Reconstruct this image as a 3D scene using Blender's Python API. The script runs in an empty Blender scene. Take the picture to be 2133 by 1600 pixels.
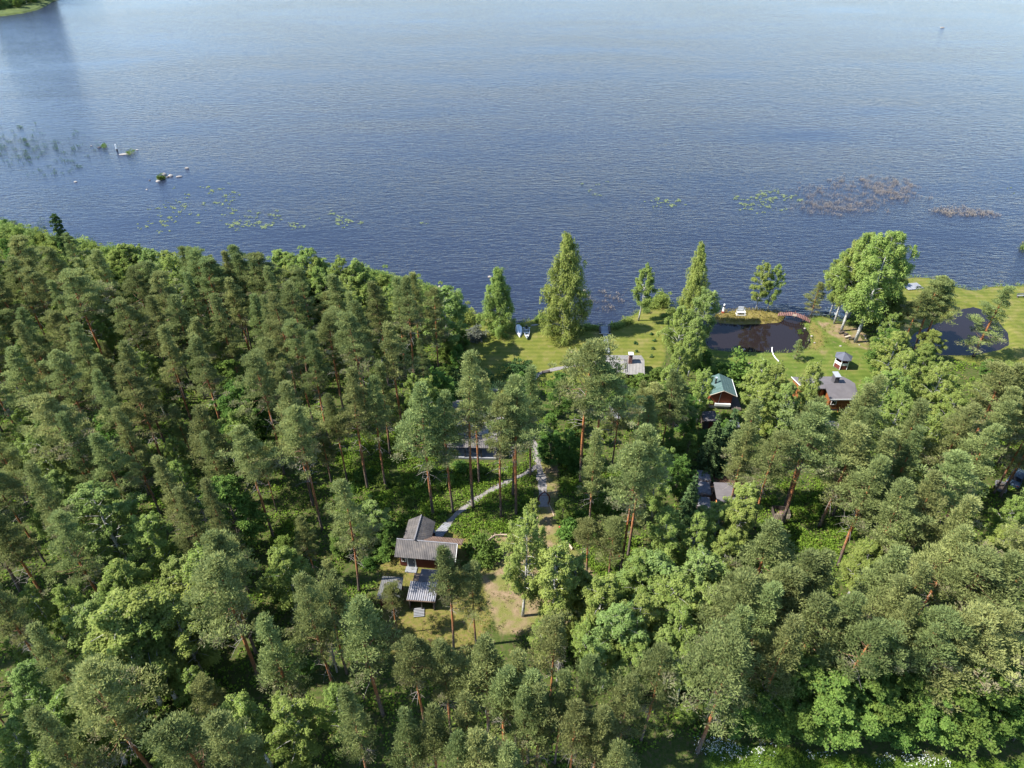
import bpy, math, random
import numpy as np
from mathutils import Vector, Matrix

S = bpy.context.scene
COL = S.collection
R = math.radians
rng = np.random.default_rng(11)
rnd = random.Random(5)

# ------------------------------------------------------------------ camera, sky, sun, exposure
CAM_H, PITCH, FPX = 75.0, R(37), 1467.0
cd = bpy.data.cameras.new('camera')
cd.sensor_width = 36.0
cd.lens = 36.0 * FPX / 2133.0
cd.clip_start, cd.clip_end = 1.0, 9000.0
cam = bpy.data.objects.new('camera', cd)
cam.location = (0, 0, CAM_H)
cam.rotation_euler = (math.pi / 2 - PITCH, 0, 0)
COL.objects.link(cam)
S.camera = cam

SUN = Vector((-1.0, -0.14, 1.2)).normalized()
W = bpy.data.worlds.new('World')
S.world = W
W.use_nodes = True
wn = W.node_tree
sky = wn.nodes.new('ShaderNodeTexSky')
sky.sky_type = 'NISHITA'
sky.sun_disc = False
sky.sun_elevation = math.asin(SUN.z)
sky.sun_rotation = math.atan2(SUN.x, SUN.y)
sky.altitude = 100
sky.air_density = 1.0
sky.dust_density = 0.15
sky.ozone_density = 3.0
bg = wn.nodes['Background']
wn.links.new(sky.outputs[0], bg.inputs[0])
bg.inputs[1].default_value = 0.135
sd = bpy.data.lights.new('sun', 'SUN')
sd.energy = 4.8
sd.angle = R(0.55)
sd.color = (1.0, 0.95, 0.86)
sun = bpy.data.objects.new('sun', sd)
sun.rotation_euler = SUN.to_track_quat('Z', 'Y').to_euler()
sun.location = (-200, 10, 240)
COL.objects.link(sun)
vs = S.view_settings
vs.view_transform = 'Standard'
vs.look = 'None'
vs.exposure = 1.5
vs.gamma = 1.0
vs.use_curve_mapping = False
try:
    S.cycles.max_bounces = 6
    S.cycles.diffuse_bounces = 3
    S.cycles.glossy_bounces = 3
    S.cycles.transmission_bounces = 3
    S.cycles.use_denoising = True
    S.cycles.denoising_input_passes = 'RGB_ALBEDO_NORMAL'
    S.cycles.denoising_prefilter = 'ACCURATE'
except Exception:
    pass

# ------------------------------------------------------------------ survey helpers
SP, CP = math.sin(PITCH), math.cos(PITCH)


def g(px, py, z=0.0):
    """where the sight line through a picture point meets the level z"""
    dx = (px - 1066.5) / FPX
    dy = (800 - py) / FPX
    d = (dx, CP + dy * SP, -SP + dy * CP)
    t = (z - CAM_H) / d[2]
    return (d[0] * t, d[1] * t)


def proj(x, y, z):
    f = y * CP - (z - CAM_H) * SP
    u = y * SP + (z - CAM_H) * CP
    return 1066.5 + FPX * x / f, 800 - FPX * u / f


def poly(pts, z=0.0):
    return np.array([g(a, b, z) for a, b in pts])


def inside(P, x, y):
    x = np.asarray(x, float)
    y = np.asarray(y, float)
    c = np.zeros(x.shape, bool)
    n = len(P)
    for i in range(n):
        x1, y1 = P[i]
        x2, y2 = P[(i + 1) % n]
        if y1 == y2:
            continue
        k = ((y1 > y) != (y2 > y)) & (x < (x2 - x1) * (y - y1) / (y2 - y1) + x1)
        c ^= k
    return c


def sdist(P, x, y, closed=True):
    """distance to an outline, positive inside"""
    x = np.asarray(x, float)
    y = np.asarray(y, float)
    d = np.full(x.shape, 1e9)
    n = len(P)
    for i in range(n if closed else n - 1):
        a = P[i]
        b = P[(i + 1) % n]
        v = b - a
        L = max(float(v @ v), 1e-9)
        t = np.clip(((x - a[0]) * v[0] + (y - a[1]) * v[1]) / L, 0, 1)
        d = np.minimum(d, np.hypot(x - a[0] - t * v[0], y - a[1] - t * v[1]))
    if not closed:
        return d
    return np.where(inside(P, x, y), d, -d)


WATER_Z = -0.45
SHORE = poly([(-700, 400), (-300, 425), (-120, 440), (0, 456), (50, 473), (100, 492), (150, 512), (300, 532), (450, 550), (600, 563),
              (700, 569), (760, 573), (800, 579), (845, 591), (885, 603), (930, 612), (952, 632), (968, 650), (1003, 652), (1050, 657),
              (1072, 675), (1091, 669), (1127, 658), (1137, 652), (1160, 660), (1190, 672), (1215, 678), (1246, 680), (1271, 680),
              (1297, 667), (1325, 650), (1345, 634), (1361, 625), (1378, 618), (1392, 640), (1420, 655), (1452, 672), (1462, 692),
              (1470, 715), (1482, 725), (1520, 730), (1600, 731), (1640, 732), (1665, 730), (1685, 722), (1692, 710), (1690, 694),
              (1683, 681), (1676, 671), (1690, 662), (1700, 655), (1718, 655), (1738, 664), (1763, 667), (1778, 650), (1800, 620),
              (1830, 598), (1880, 580), (1905, 575), (1935, 576), (1960, 583), (1990, 594), (2020, 602), (2040, 602), (2060, 596),
              (2085, 593), (2110, 594), (2133, 592), (2400, 585), (2900, 575)])
LAND = np.vstack([[(-3000.0, SHORE[0][1] + 300)], SHORE, [(3000.0, SHORE[-1][1] + 100), (3000.0, -3000.0), (-3000.0, -3000.0)]])
ISLET = poly([(1485, 662), (1488, 654), (1508, 646), (1545, 643), (1580, 643), (1610, 646), (1628, 650), (1636, 657), (1626, 667),
              (1590, 670), (1540, 671), (1503, 669)])
POND2 = poly([(1998, 641), (2030, 635), (2052, 642), (2080, 662), (2103, 690), (2106, 715), (2085, 726), (2030, 737), (1965, 737),
              (1915, 727), (1888, 712), (1905, 690), (1950, 670), (1985, 655)])
LAWN_A = poly([(950, 650), (978, 640), (1003, 640), (1075, 660), (1133, 640), (1215, 665), (1297, 655), (1340, 630), (1365, 610),
               (1400, 635), (1385, 700), (1385, 750), (1360, 790), (1330, 800), (1240, 800), (1150, 790), (1060, 810), (1055, 830), (1010, 830),
               (960, 760), (968, 735), (990, 690)])
LAWN_B = poly([(1440, 690), (1470, 740), (1490, 770), (1560, 775), (1600, 800), (1690, 860), (1720, 880), (1790, 880), (1850, 800), (1830, 760), (1800, 720),
               (1790, 690), (1740, 672), (1700, 645), (1670, 660), (1690, 720), (1600, 725), (1480, 715), (1455, 680)])
LAWN_C = poly([(1860, 570), (1905, 560), (2133, 580), (2600, 575), (2600, 700), (2250, 720), (2133, 760), (2080, 775), (2000, 750), (1930, 735), (1870, 690)])
MEADOW = poly([(1470, 1590), (1480, 1545), (1700, 1572), (1900, 1585), (2250, 1590), (2300, 1700), (1450, 1700)])
CLEAR = poly([(1117, 1042), (1150, 1042), (1160, 1085), (1178, 1120), (1200, 1150), (1240, 1200), (1230, 1250), (1200, 1300), (1110, 1320), (1040, 1320),
              (1015, 1250), (1000, 1180), (1000, 1140), (1022, 1120), (1060, 1113), (1100, 1117), (1113, 1080)])
YARD = poly([(805, 1120), (930, 1105), (1010, 1140), (1030, 1190), (1040, 1260), (960, 1400), (840, 1400), (790, 1330), (790, 1190)])
YARD_B = poly([(1112, 930), (1140, 940), (1165, 960), (1160, 1040), (1128, 1045)])
PIT = poly([(1700, 668), (1720, 690), (1770, 720), (1810, 728), (1805, 700), (1790, 684), (1750, 676)])
BANK = poly([(1690, 664), (1712, 690), (1716, 718), (1700, 728), (1686, 726), (1694, 710), (1688, 685)])
WORK = poly([(1445, 955), (1545, 965), (1560, 1080), (1520, 1110), (1440, 1100)])


def smooth(a, b, x):
    t = np.clip((x - a) / (b - a), 0, 1)
    return t * t * (3 - 2 * t)


def height(x, y):
    x = np.asarray(x, float)
    y = np.asarray(y, float)
    d = np.maximum(sdist(LAND, x, y), sdist(ISLET, x, y))
    d = np.minimum(d, -sdist(POND2, x, y))
    return -1.5 + 1.0 * smooth(-3.0, -0.2, d) + 0.5 * smooth(-0.4, 1.0, d)


def on_land(x, y):
    return inside(LAND, x, y) & ~inside(POND2, x, y)


# ------------------------------------------------------------------ material helpers
def mat(name, base=None, rough=0.8, spec=0.3):
    m = bpy.data.materials.new(name)
    m.use_nodes = True
    b = m.node_tree.nodes['Principled BSDF']
    b.inputs['Roughness'].default_value = rough
    b.inputs['Specular IOR Level'].default_value = spec
    if base:
        b.inputs['Base Color'].default_value = (*base, 1)
    return m, m.node_tree, b


def N(nt, t, **k):
    n = nt.nodes.new(t)
    for a, v in k.items():
        setattr(n, a, v)
    return n


def noise(nt, scale, detail=3, rough=0.55, vec=None, dim='3D'):
    n = N(nt, 'ShaderNodeTexNoise')
    n.inputs['Scale'].default_value = scale
    n.inputs['Detail'].default_value = detail
    n.inputs['Roughness'].default_value = rough
    if vec is not None:
        nt.links.new(vec, n.inputs['Vector'])
    return n


def ramp(nt, fac, stops):
    r = N(nt, 'ShaderNodeValToRGB')
    e = r.color_ramp.elements
    while len(e) < len(stops):
        e.new(0.5)
    for el, (p, c) in zip(e, stops):
        el.position = p
        el.color = (*c, 1) if len(c) == 3 else c
    nt.links.new(fac, r.inputs[0])
    return r


def mixc(nt, fac, a, b, mode='MIX'):
    m = N(nt, 'ShaderNodeMix', data_type='RGBA', blend_type=mode)
    for sock, v in ((m.inputs[0], fac), (m.inputs[6], a), (m.inputs[7], b)):
        if hasattr(v, 'is_linked'):
            nt.links.new(v, sock)
        elif isinstance(v, (int, float)):
            sock.default_value = v
        else:
            sock.default_value = (*v, 1)
    return m.outputs[2]


def geo_pos(nt):
    return N(nt, 'ShaderNodeNewGeometry').outputs['Position']


def attr(nt, name):
    return N(nt, 'ShaderNodeAttribute', attribute_name=name)


def varied(name, c1, c2, scale=3.0, rough=0.8, bump=0.0, c3=None, stretch=None, spec=0.3):
    """a painted, weathered or earthy surface: two colours broken up by noise in the object's own space"""
    m, nt, b = mat(name, rough=rough, spec=spec)
    tc = N(nt, 'ShaderNodeTexCoord').outputs['Object']
    if stretch:
        mp = N(nt, 'ShaderNodeMapping')
        mp.inputs['Scale'].default_value = stretch
        nt.links.new(tc, mp.inputs[0])
        tc = mp.outputs[0]
    n = noise(nt, scale, 5, 0.6, tc)
    stops = [(0.3, c1), (0.7, c2)] if c3 is None else [(0.3, c1), (0.55, c2), (0.72, c3)]
    r = ramp(nt, n.outputs['Fac'], stops)
    oi = N(nt, 'ShaderNodeObjectInfo')
    hsv = N(nt, 'ShaderNodeHueSaturation')
    mr = N(nt, 'ShaderNodeMapRange')
    nt.links.new(oi.outputs['Random'], mr.inputs[0])
    mr.inputs[3].default_value = 0.85
    mr.inputs[4].default_value = 1.15
    nt.links.new(mr.outputs[0], hsv.inputs['Value'])
    nt.links.new(r.outputs[0], hsv.inputs['Color'])
    nt.links.new(hsv.outputs[0], b.inputs['Base Color'])
    if bump:
        bp = N(nt, 'ShaderNodeBump')
        bp.inputs['Strength'].default_value = bump
        bp.inputs['Distance'].default_value = 0.03
        nt.links.new(n.outputs['Fac'], bp.inputs['Height'])
        nt.links.new(bp.outputs[0], b.inputs['Normal'])
    return m


def foliage(name, young, old, dry, hue=0.02, val=0.25, trans=0.3, cool=None):
    """leaves: colour varies leaf clump by leaf clump (attribute tint), tree by tree, and some twigs are dry (attribute dry)"""
    m = bpy.data.materials.new(name)
    m.use_nodes = True
    nt = m.node_tree
    nt.nodes.clear()
    out = N(nt, 'ShaderNodeOutputMaterial')
    t = attr(nt, 'tint').outputs['Fac']
    d = attr(nt, 'dry').outputs['Fac']
    c = mixc(nt, t, old, young)
    oi = N(nt, 'ShaderNodeObjectInfo')
    if cool:
        rr = ramp(nt, oi.outputs['Random'], [(0.7, (0, 0, 0)), (0.9, (1, 1, 1))])
        c = mixc(nt, rr.outputs[0], c, mixc(nt, t, cool[0], cool[1]))
    c = mixc(nt, d, c, dry)
    hsv = N(nt, 'ShaderNodeHueSaturation')
    wn_ = N(nt, 'ShaderNodeTexWhiteNoise', noise_dimensions='1D')
    nt.links.new(oi.outputs['Random'], wn_.inputs['W'])
    mh = N(nt, 'ShaderNodeMapRange')
    nt.links.new(wn_.outputs['Value'], mh.inputs[0])
    mh.inputs[3].default_value = 0.5 - hue
    mh.inputs[4].default_value = 0.5 + hue
    mv = N(nt, 'ShaderNodeMapRange')
    nt.links.new(oi.outputs['Random'], mv.inputs[0])
    mv.inputs[3].default_value = 1 - val
    mv.inputs[4].default_value = 1 + val
    nt.links.new(mh.outputs[0], hsv.inputs['Hue'])
    nt.links.new(mv.outputs[0], hsv.inputs['Value'])
    nt.links.new(c, hsv.inputs['Color'])
    df = N(nt, 'ShaderNodeBsdfDiffuse')
    tr = N(nt, 'ShaderNodeBsdfTranslucent')
    mx = N(nt, 'ShaderNodeMixShader')
    mx.inputs[0].default_value = trans
    nt.links.new(hsv.outputs[0], df.inputs[0])
    nt.links.new(hsv.outputs[0], tr.inputs[0])
    nt.links.new(df.outputs[0], mx.inputs[1])
    nt.links.new(tr.outputs[0], mx.inputs[2])
    nt.links.new(mx.outputs[0], out.inputs[0])
    return m


M = {}
M['pine_needles'] = foliage('pine_needles', (0.268, 0.302, 0.108), (0.142, 0.178, 0.062), (0.28, 0.235, 0.175), 0.020, 0.22, 0.45)
M['birch_leaves'] = foliage('birch_leaves', (0.285, 0.345, 0.092), (0.165, 0.232, 0.056), (0.24, 0.23, 0.14), 0.016, 0.13, 0.45,
                            cool=((0.135, 0.195, 0.052), (0.235, 0.300, 0.098)))
M['broad_leaves'] = foliage('broad_leaves', (0.165, 0.250, 0.055), (0.082, 0.145, 0.034), (0.17, 0.19, 0.07), 0.02, 0.15, 0.42)
M['dark_leaves'] = foliage('dark_leaves', (0.085, 0.150, 0.048), (0.045, 0.090, 0.032), (0.06, 0.07, 0.04), 0.02, 0.15, 0.25)
M['spruce_needles'] = foliage('spruce_needles', (0.130, 0.185, 0.065), (0.045, 0.080, 0.034), (0.07, 0.06, 0.04), 0.01, 0.15, 0.2)
M['grey_leaves'] = foliage('grey_leaves', (0.17, 0.18, 0.14), (0.10, 0.11, 0.085), (0.15, 0.13, 0.1), 0.01, 0.1, 0.25)
M['undergrowth'] = foliage('undergrowth', (0.175, 0.260, 0.036), (0.080, 0.145, 0.022), (0.19, 0.16, 0.06), 0.0, 0.0, 0.3)
M['reeds'] = foliage('reeds', (0.22, 0.28, 0.08), (0.12, 0.18, 0.05), (0.25, 0.22, 0.12), 0.0, 0.0, 0.3)


def bark(name, low, high, a, b_, scale=5, flecks=None):
    m, nt, b = mat(name, rough=0.9, spec=0.15)
    h = attr(nt, 'h').outputs['Fac']
    tc = geo_pos(nt)
    n = noise(nt, scale, 4, 0.6, tc)
    ad = N(nt, 'ShaderNodeMath', operation='MULTIPLY_ADD')
    nt.links.new(n.outputs['Fac'], ad.inputs[0])
    ad.inputs[1].default_value = 0.25
    nt.links.new(h, ad.inputs[2])
    r = ramp(nt, ad.outputs[0], [(a, low), (b_, high)])
    c = r.outputs[0]
    r2 = ramp(nt, n.outputs['Fac'], [(0.35, (0.55, 0.55, 0.55)), (0.65, (1.15, 1.15, 1.15))])
    c = mixc(nt, 1.0, c, r2.outputs[0], 'MULTIPLY')
    if flecks:
        mp = N(nt, 'ShaderNodeMapping')
        mp.inputs['Scale'].default_value = (1.2, 1.2, 7)
        nt.links.new(tc, mp.inputs[0])
        f = noise(nt, 1.4, 2, 0.5, mp.outputs[0])
        rf = ramp(nt, f.outputs['Fac'], [(0.60, (0, 0, 0)), (0.66, (1, 1, 1))])
        c = mixc(nt, rf.outputs[0], c, flecks)
    nt.links.new(c, b.inputs['Base Color'])
    return m


M['pine_bark'] = bark('pine_bark', (0.12, 0.095, 0.080), (0.38, 0.155, 0.060), 0.26, 0.46)
M['birch_bark'] = bark('birch_bark', (0.42, 0.41, 0.385), (0.46, 0.45, 0.42), 0.3, 0.6, 4, (0.05, 0.045, 0.04))
M['grey_bark'] = bark('grey_bark', (0.12, 0.10, 0.08), (0.20, 0.17, 0.13), 0.3, 0.7)
M['pine_limb'] = varied('pine_limb', (0.13, 0.075, 0.045), (0.20, 0.11, 0.06), 4, 0.9)
M['dead_wood'] = varied('dead_wood', (0.15, 0.13, 0.115), (0.27, 0.25, 0.23), 4, 0.9)


# ------------------------------------------------------------------ mesh helpers
def link(o, parent=None):
    COL.objects.link(o)
    if parent is not None:
        o.parent = parent
    return o


def mesh_np(name, V, F, mats, attrs=None, midx=None, smooth_=False):
    """V (n,3), F (m,4) or (m,3) arrays"""
    me = bpy.data.meshes.new(name)
    V = np.asarray(V, np.float32)
    F = np.asarray(F, np.int32)
    k = F.shape[1]
    me.vertices.add(len(V))
    me.vertices.foreach_set('co', V.ravel())
    me.loops.add(F.size)
    me.loops.foreach_set('vertex_index', F.ravel())
    me.polygons.add(len(F))
    me.polygons.foreach_set('loop_start', np.arange(len(F), dtype=np.int32) * k)
    try:
        me.polygons.foreach_set('loop_total', np.full(len(F), k, np.int32))
    except Exception:
        pass
    if midx is not None:
        me.polygons.foreach_set('material_index', np.asarray(midx, np.int32))
    if smooth_:
        me.polygons.foreach_set('use_smooth', np.ones(len(F), bool))
    for m in (mats if isinstance(mats, (list, tuple)) else [mats]):
        me.materials.append(m)
    for nme, arr in (attrs or {}).items():
        a = me.attributes.new(nme, 'FLOAT', 'POINT')
        a.data.foreach_set('value', np.asarray(arr, np.float32))
    me.update(calc_edges=True)
    return me


class MB:
    """collects boxes, tubes and sheets that make up ONE part"""

    def __init__(s):
        s.v, s.f = [], []

    def add(s, vs_, fs):
        o = len(s.v)
        s.v += [tuple(p) for p in vs_]
        s.f += [tuple(i + o for i in f) for f in fs]
        return s

    def box(s, c, d, rz=0.0, tilt=0.0):
        x, y, z = d[0] / 2, d[1] / 2, d[2] / 2
        mtx = Matrix.Rotation(rz, 3, 'Z') @ Matrix.Rotation(tilt, 3, 'X')
        P = [Vector(c) + mtx @ Vector((sx * x, sy * y, sz * z)) for sz in (-1, 1) for sx, sy in ((-1, -1), (1, -1), (1, 1), (-1, 1))]
        return s.add(P, [(3, 2, 1, 0), (4, 5, 6, 7), (0, 1, 5, 4), (1, 2, 6, 5), (2, 3, 7, 6), (3, 0, 4, 7)])

    def tube(s, pts, rad, n=6, cap=True):
        pts = [Vector(p) for p in pts]
        rad = rad if isinstance(rad, (list, tuple)) else [rad] * len(pts)
        P, Fc = [], []
        for i, p in enumerate(pts):
            d = (pts[min(i + 1, len(pts) - 1)] - pts[max(i - 1, 0)]).normalized()
            u = d.orthogonal().normalized() if abs(d.z) < 0.9 else Vector((1, 0, 0))
            u = (u - d * u.dot(d)).normalized()
            w = d.cross(u)
            for k in range(n):
                a = 2 * math.pi * k / n
                P.append(p + (u * math.cos(a) + w * math.sin(a)) * rad[i])
        for i in range(len(pts) - 1):
            for k in range(n):
                k2 = (k + 1) % n
                Fc.append((i * n + k, i * n + k2, (i + 1) * n + k2, (i + 1) * n + k))
        if cap:
            Fc.append(tuple(range(n - 1, -1, -1)))
            Fc.append(tuple((len(pts) - 1) * n + k for k in range(n)))
        return s.add(P, Fc)

    def slab(s, top, t):
        """a sheet given by its top outline, with thickness t below"""
        n = len(top)
        top = [Vector(p) for p in top]
        P = top + [p - Vector((0, 0, t)) for p in top]
        Fc = [tuple(range(n)), tuple(range(2 * n - 1, n - 1, -1))]
        for i in range(n):
            j = (i + 1) % n
            Fc.append((i, i + n, j + n, j))
        return s.add(P, Fc)

    def prism(s, outline, y0, y1):
        """outline in (x, z), run along y"""
        n = len(outline)
        P = [(a, y0, b) for a, b in outline] + [(a, y1, b) for a, b in outline]
        Fc = [tuple(range(n)), tuple(range(2 * n - 1, n - 1, -1))]
        for i in range(n):
            j = (i + 1) % n
            Fc.append((j, i, i + n, j + n))
        return s.add(P, Fc)

    def mesh(s, name, m):
        me = bpy.data.meshes.new(name)
        me.from_pydata(s.v, [], s.f)
        me.materials.append(m)
        me.validate()
        return me

    def build(s, name, m, parent=None, loc=None, rz=0.0):
        o = bpy.data.objects.new(name, s.mesh(name, m))
        if loc:
            o.location = loc
        o.rotation_euler[2] = rz
        return link(o, parent)


def tag(o, label=None, cat=None, group=None, kind=None):
    for k, v in (('label', label), ('category', cat), ('group', group), ('kind', kind)):
        if v:
            o[k] = v
    return o


def thing(name, label, cat, loc=(0, 0, 0), rz=0.0, group=None):
    o = bpy.data.objects.new(name, None)
    o.location = loc
    o.rotation_euler[2] = rz
    o.empty_display_size = 0.3
    return tag(link(o), label, cat, group)


# ------------------------------------------------------------------ the ground
gx = np.concatenate([[-3000, -1200, -600, -400, -300, -240], np.arange(-200, 200.1, 0.8), [240, 300, 400, 600, 1200, 3000]])
gy = np.concatenate([[-3000, -800, -200, -40, 0], np.arange(14, 214, 0.8), [230, 260, 320, 500, 1000, 2000, 4500]])
GX, GY = np.meshgrid(gx, gy)
GZ = height(GX, GY)
ZN = {}
for key, P in (('lawn', [LAWN_A, LAWN_B, LAWN_C]), ('meadow', [MEADOW]), ('dry', [CLEAR, YARD_B, PIT]), ('yard', [YARD, BANK]), ('lush', [LAWN_B]), ('work', [WORK])):
    v = np.full(GX.shape, -1e9)
    for p in P:
        v = np.maximum(v, sdist(p, GX, GY))
    ZN[key] = smooth(-1.2, 1.2, v)
isl = smooth(-2.5, 1.0, sdist(ISLET, GX, GY))
shore_d = np.abs(GZ + 0.25)
ZN['bank'] = np.clip(isl * 0.9 + 0.0, 0, 1)
ny, nx = GX.shape
idx = np.arange(nx * ny).reshape(ny, nx)
Fg = np.stack([idx[:-1, :-1], idx[:-1, 1:], idx[1:, 1:], idx[1:, :-1]], -1).reshape(-1, 4)
Vg = np.stack([GX, GY, GZ], -1).reshape(-1, 3)

m, nt, b = mat('ground_cover', rough=0.95, spec=0.1)
pos = geo_pos(nt)
n1 = noise(nt, 0.35, 5, 0.6, pos)
n2 = noise(nt, 2.2, 4, 0.65, pos)
n3 = noise(nt, 9.0, 3, 0.7, pos)
base = ramp(nt, n2.outputs['Fac'], [(0.30, (0.030, 0.042, 0.012)), (0.5, (0.050, 0.070, 0.015)), (0.62, (0.075, 0.060, 0.032)), (0.75, (0.075, 0.095, 0.02))]).outputs[0]
# mown lawn, with the mower's tracks and drier patches
sep = N(nt, 'ShaderNodeSeparateXYZ')
nt.links.new(pos, sep.inputs[0])
wv = N(nt, 'ShaderNodeTexWave', wave_type='BANDS', bands_direction='Y')
wv.inputs['Scale'].default_value = 0.25
wv.inputs['Distortion'].default_value = 3.0
wv.inputs['Detail'].default_value = 1.0
wv.inputs['Detail Scale'].default_value = 0.25
nt.links.new(pos, wv.inputs[0])
lawn = ramp(nt, n1.outputs['Fac'], [(0.30, (0.064, 0.083, 0.014)), (0.48, (0.098, 0.107, 0.020)), (0.62, (0.130, 0.122, 0.034)), (0.74, (0.165, 0.135, 0.06))]).outputs[0]
lawn = mixc(nt, attr(nt, 'lush').outputs['Fac'], lawn, ramp(nt, n1.outputs['Fac'], [(0.30, (0.052, 0.080, 0.014)), (0.50, (0.078, 0.105, 0.019)), (0.62, (0.110, 0.115, 0.030)), (0.74, (0.155, 0.125, 0.06))]).outputs[0])
lawn = mixc(nt, 0.65, lawn, ramp(nt, wv.outputs['Fac'], [(0.2, (0.82, 0.86, 0.8)), (0.8, (1.12, 1.1, 1.1))]).outputs[0], 'MULTIPLY')
lawn = mixc(nt, ramp(nt, noise(nt, 0.9, 5, 0.65, pos).outputs['Fac'], [(0.56, (0, 0, 0)), (0.70, (0.75, 0.75, 0.75))]).outputs[0], lawn, (0.15, 0.125, 0.055))
lawn = mixc(nt, 0.6, lawn, ramp(nt, n3.outputs['Fac'], [(0.3, (0.75, 0.8, 0.7)), (0.7, (1.2, 1.2, 1.2))]).outputs[0], 'MULTIPLY')
dryc = ramp(nt, n2.outputs['Fac'], [(0.28, (0.11, 0.09, 0.042)), (0.5, (0.19, 0.138, 0.082)), (0.7, (0.24, 0.175, 0.115))]).outputs[0]
n4 = noise(nt, 0.55, 4, 0.62, pos)
dryc = mixc(nt, ramp(nt, n4.outputs['Fac'], [(0.44, (0, 0, 0)), (0.58, (1, 1, 1))]).outputs[0], dryc, ramp(nt, n3.outputs['Fac'], [(0.3, (0.085, 0.098, 0.022)), (0.7, (0.16, 0.15, 0.05))]).outputs[0])
dryc = mixc(nt, 0.6, dryc, ramp(nt, n3.outputs['Fac'], [(0.3, (0.72, 0.72, 0.7)), (0.7, (1.2, 1.2, 1.2))]).outputs[0], 'MULTIPLY')
yardc = ramp(nt, n2.outputs['Fac'], [(0.32, (0.07, 0.078, 0.017)), (0.5, (0.12, 0.11, 0.028)), (0.68, (0.15, 0.102, 0.05))]).outputs[0]
workc = ramp(nt, n2.outputs['Fac'], [(0.3, (0.06, 0.033, 0.021)), (0.7, (0.14, 0.082, 0.053))]).outputs[0]
meadc = ramp(nt, n2.outputs['Fac'], [(0.3, (0.05, 0.095, 0.016)), (0.7, (0.10, 0.155, 0.03))]).outputs[0]
bankc = ramp(nt, n2.outputs['Fac'], [(0.3, (0.09, 0.08, 0.017)), (0.5, (0.155, 0.125, 0.034)), (0.7, (0.17, 0.13, 0.08))]).outputs[0]


def wfac(nm, soft=0.35):
    a = attr(nt, nm).outputs['Fac']
    s_ = N(nt, 'ShaderNodeMath', operation='MULTIPLY_ADD')
    nt.links.new(n2.outputs['Fac'], s_.inputs[0])
    s_.inputs[1].default_value = soft * 2
    nt.links.new(a, s_.inputs[2])
    r_ = ramp(nt, s_.outputs[0], [(0.3 + soft, (0, 0, 0)), (0.7 + soft, (1, 1, 1))])
    return r_.outputs[0]


c = base
for nm, col_ in (('lawn', lawn), ('meadow', meadc), ('yard', yardc), ('dry', dryc), ('work', workc), ('bank', bankc)):
    c = mixc(nt, wfac(nm), c, col_)
wet = ramp(nt, sep.outputs[2], [(0.0, (0, 0, 0)), (1.0, (1, 1, 1))])
mr = N(nt, 'ShaderNodeMapRange')
nt.links.new(sep.outputs[2], mr.inputs[0])
mr.inputs[1].default_value = -0.75
mr.inputs[2].default_value = -0.42
c = mixc(nt, mr.outputs[0], (0.035, 0.022, 0.016), c)
nt.links.new(c, b.inputs['Base Color'])
bp = N(nt, 'ShaderNodeBump')
bp.inputs['Strength'].default_value = 0.6
bp.inputs['Distance'].default_value = 0.12
nt.links.new(n3.outputs['Fac'], bp.inputs['Height'])
nt.links.new(bp.outputs[0], b.inputs['Normal'])
nt.nodes.remove(wet)
M['ground'] = m

inside_l = (ZN['lawn'] > 0.5).reshape(-1)
fl = inside_l[Fg].sum(1) >= 3
for nm, sel in (('ground', ~fl), ('lawn', fl)):
    F0 = Fg[sel]
    used, inv = np.unique(F0, return_inverse=True)
    me = mesh_np(nm, Vg[used], inv.reshape(-1, 4), M['ground'], {k: v.reshape(-1)[used] for k, v in ZN.items()}, smooth_=True)
    tag(link(bpy.data.objects.new(nm, me)), kind='structure')


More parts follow.
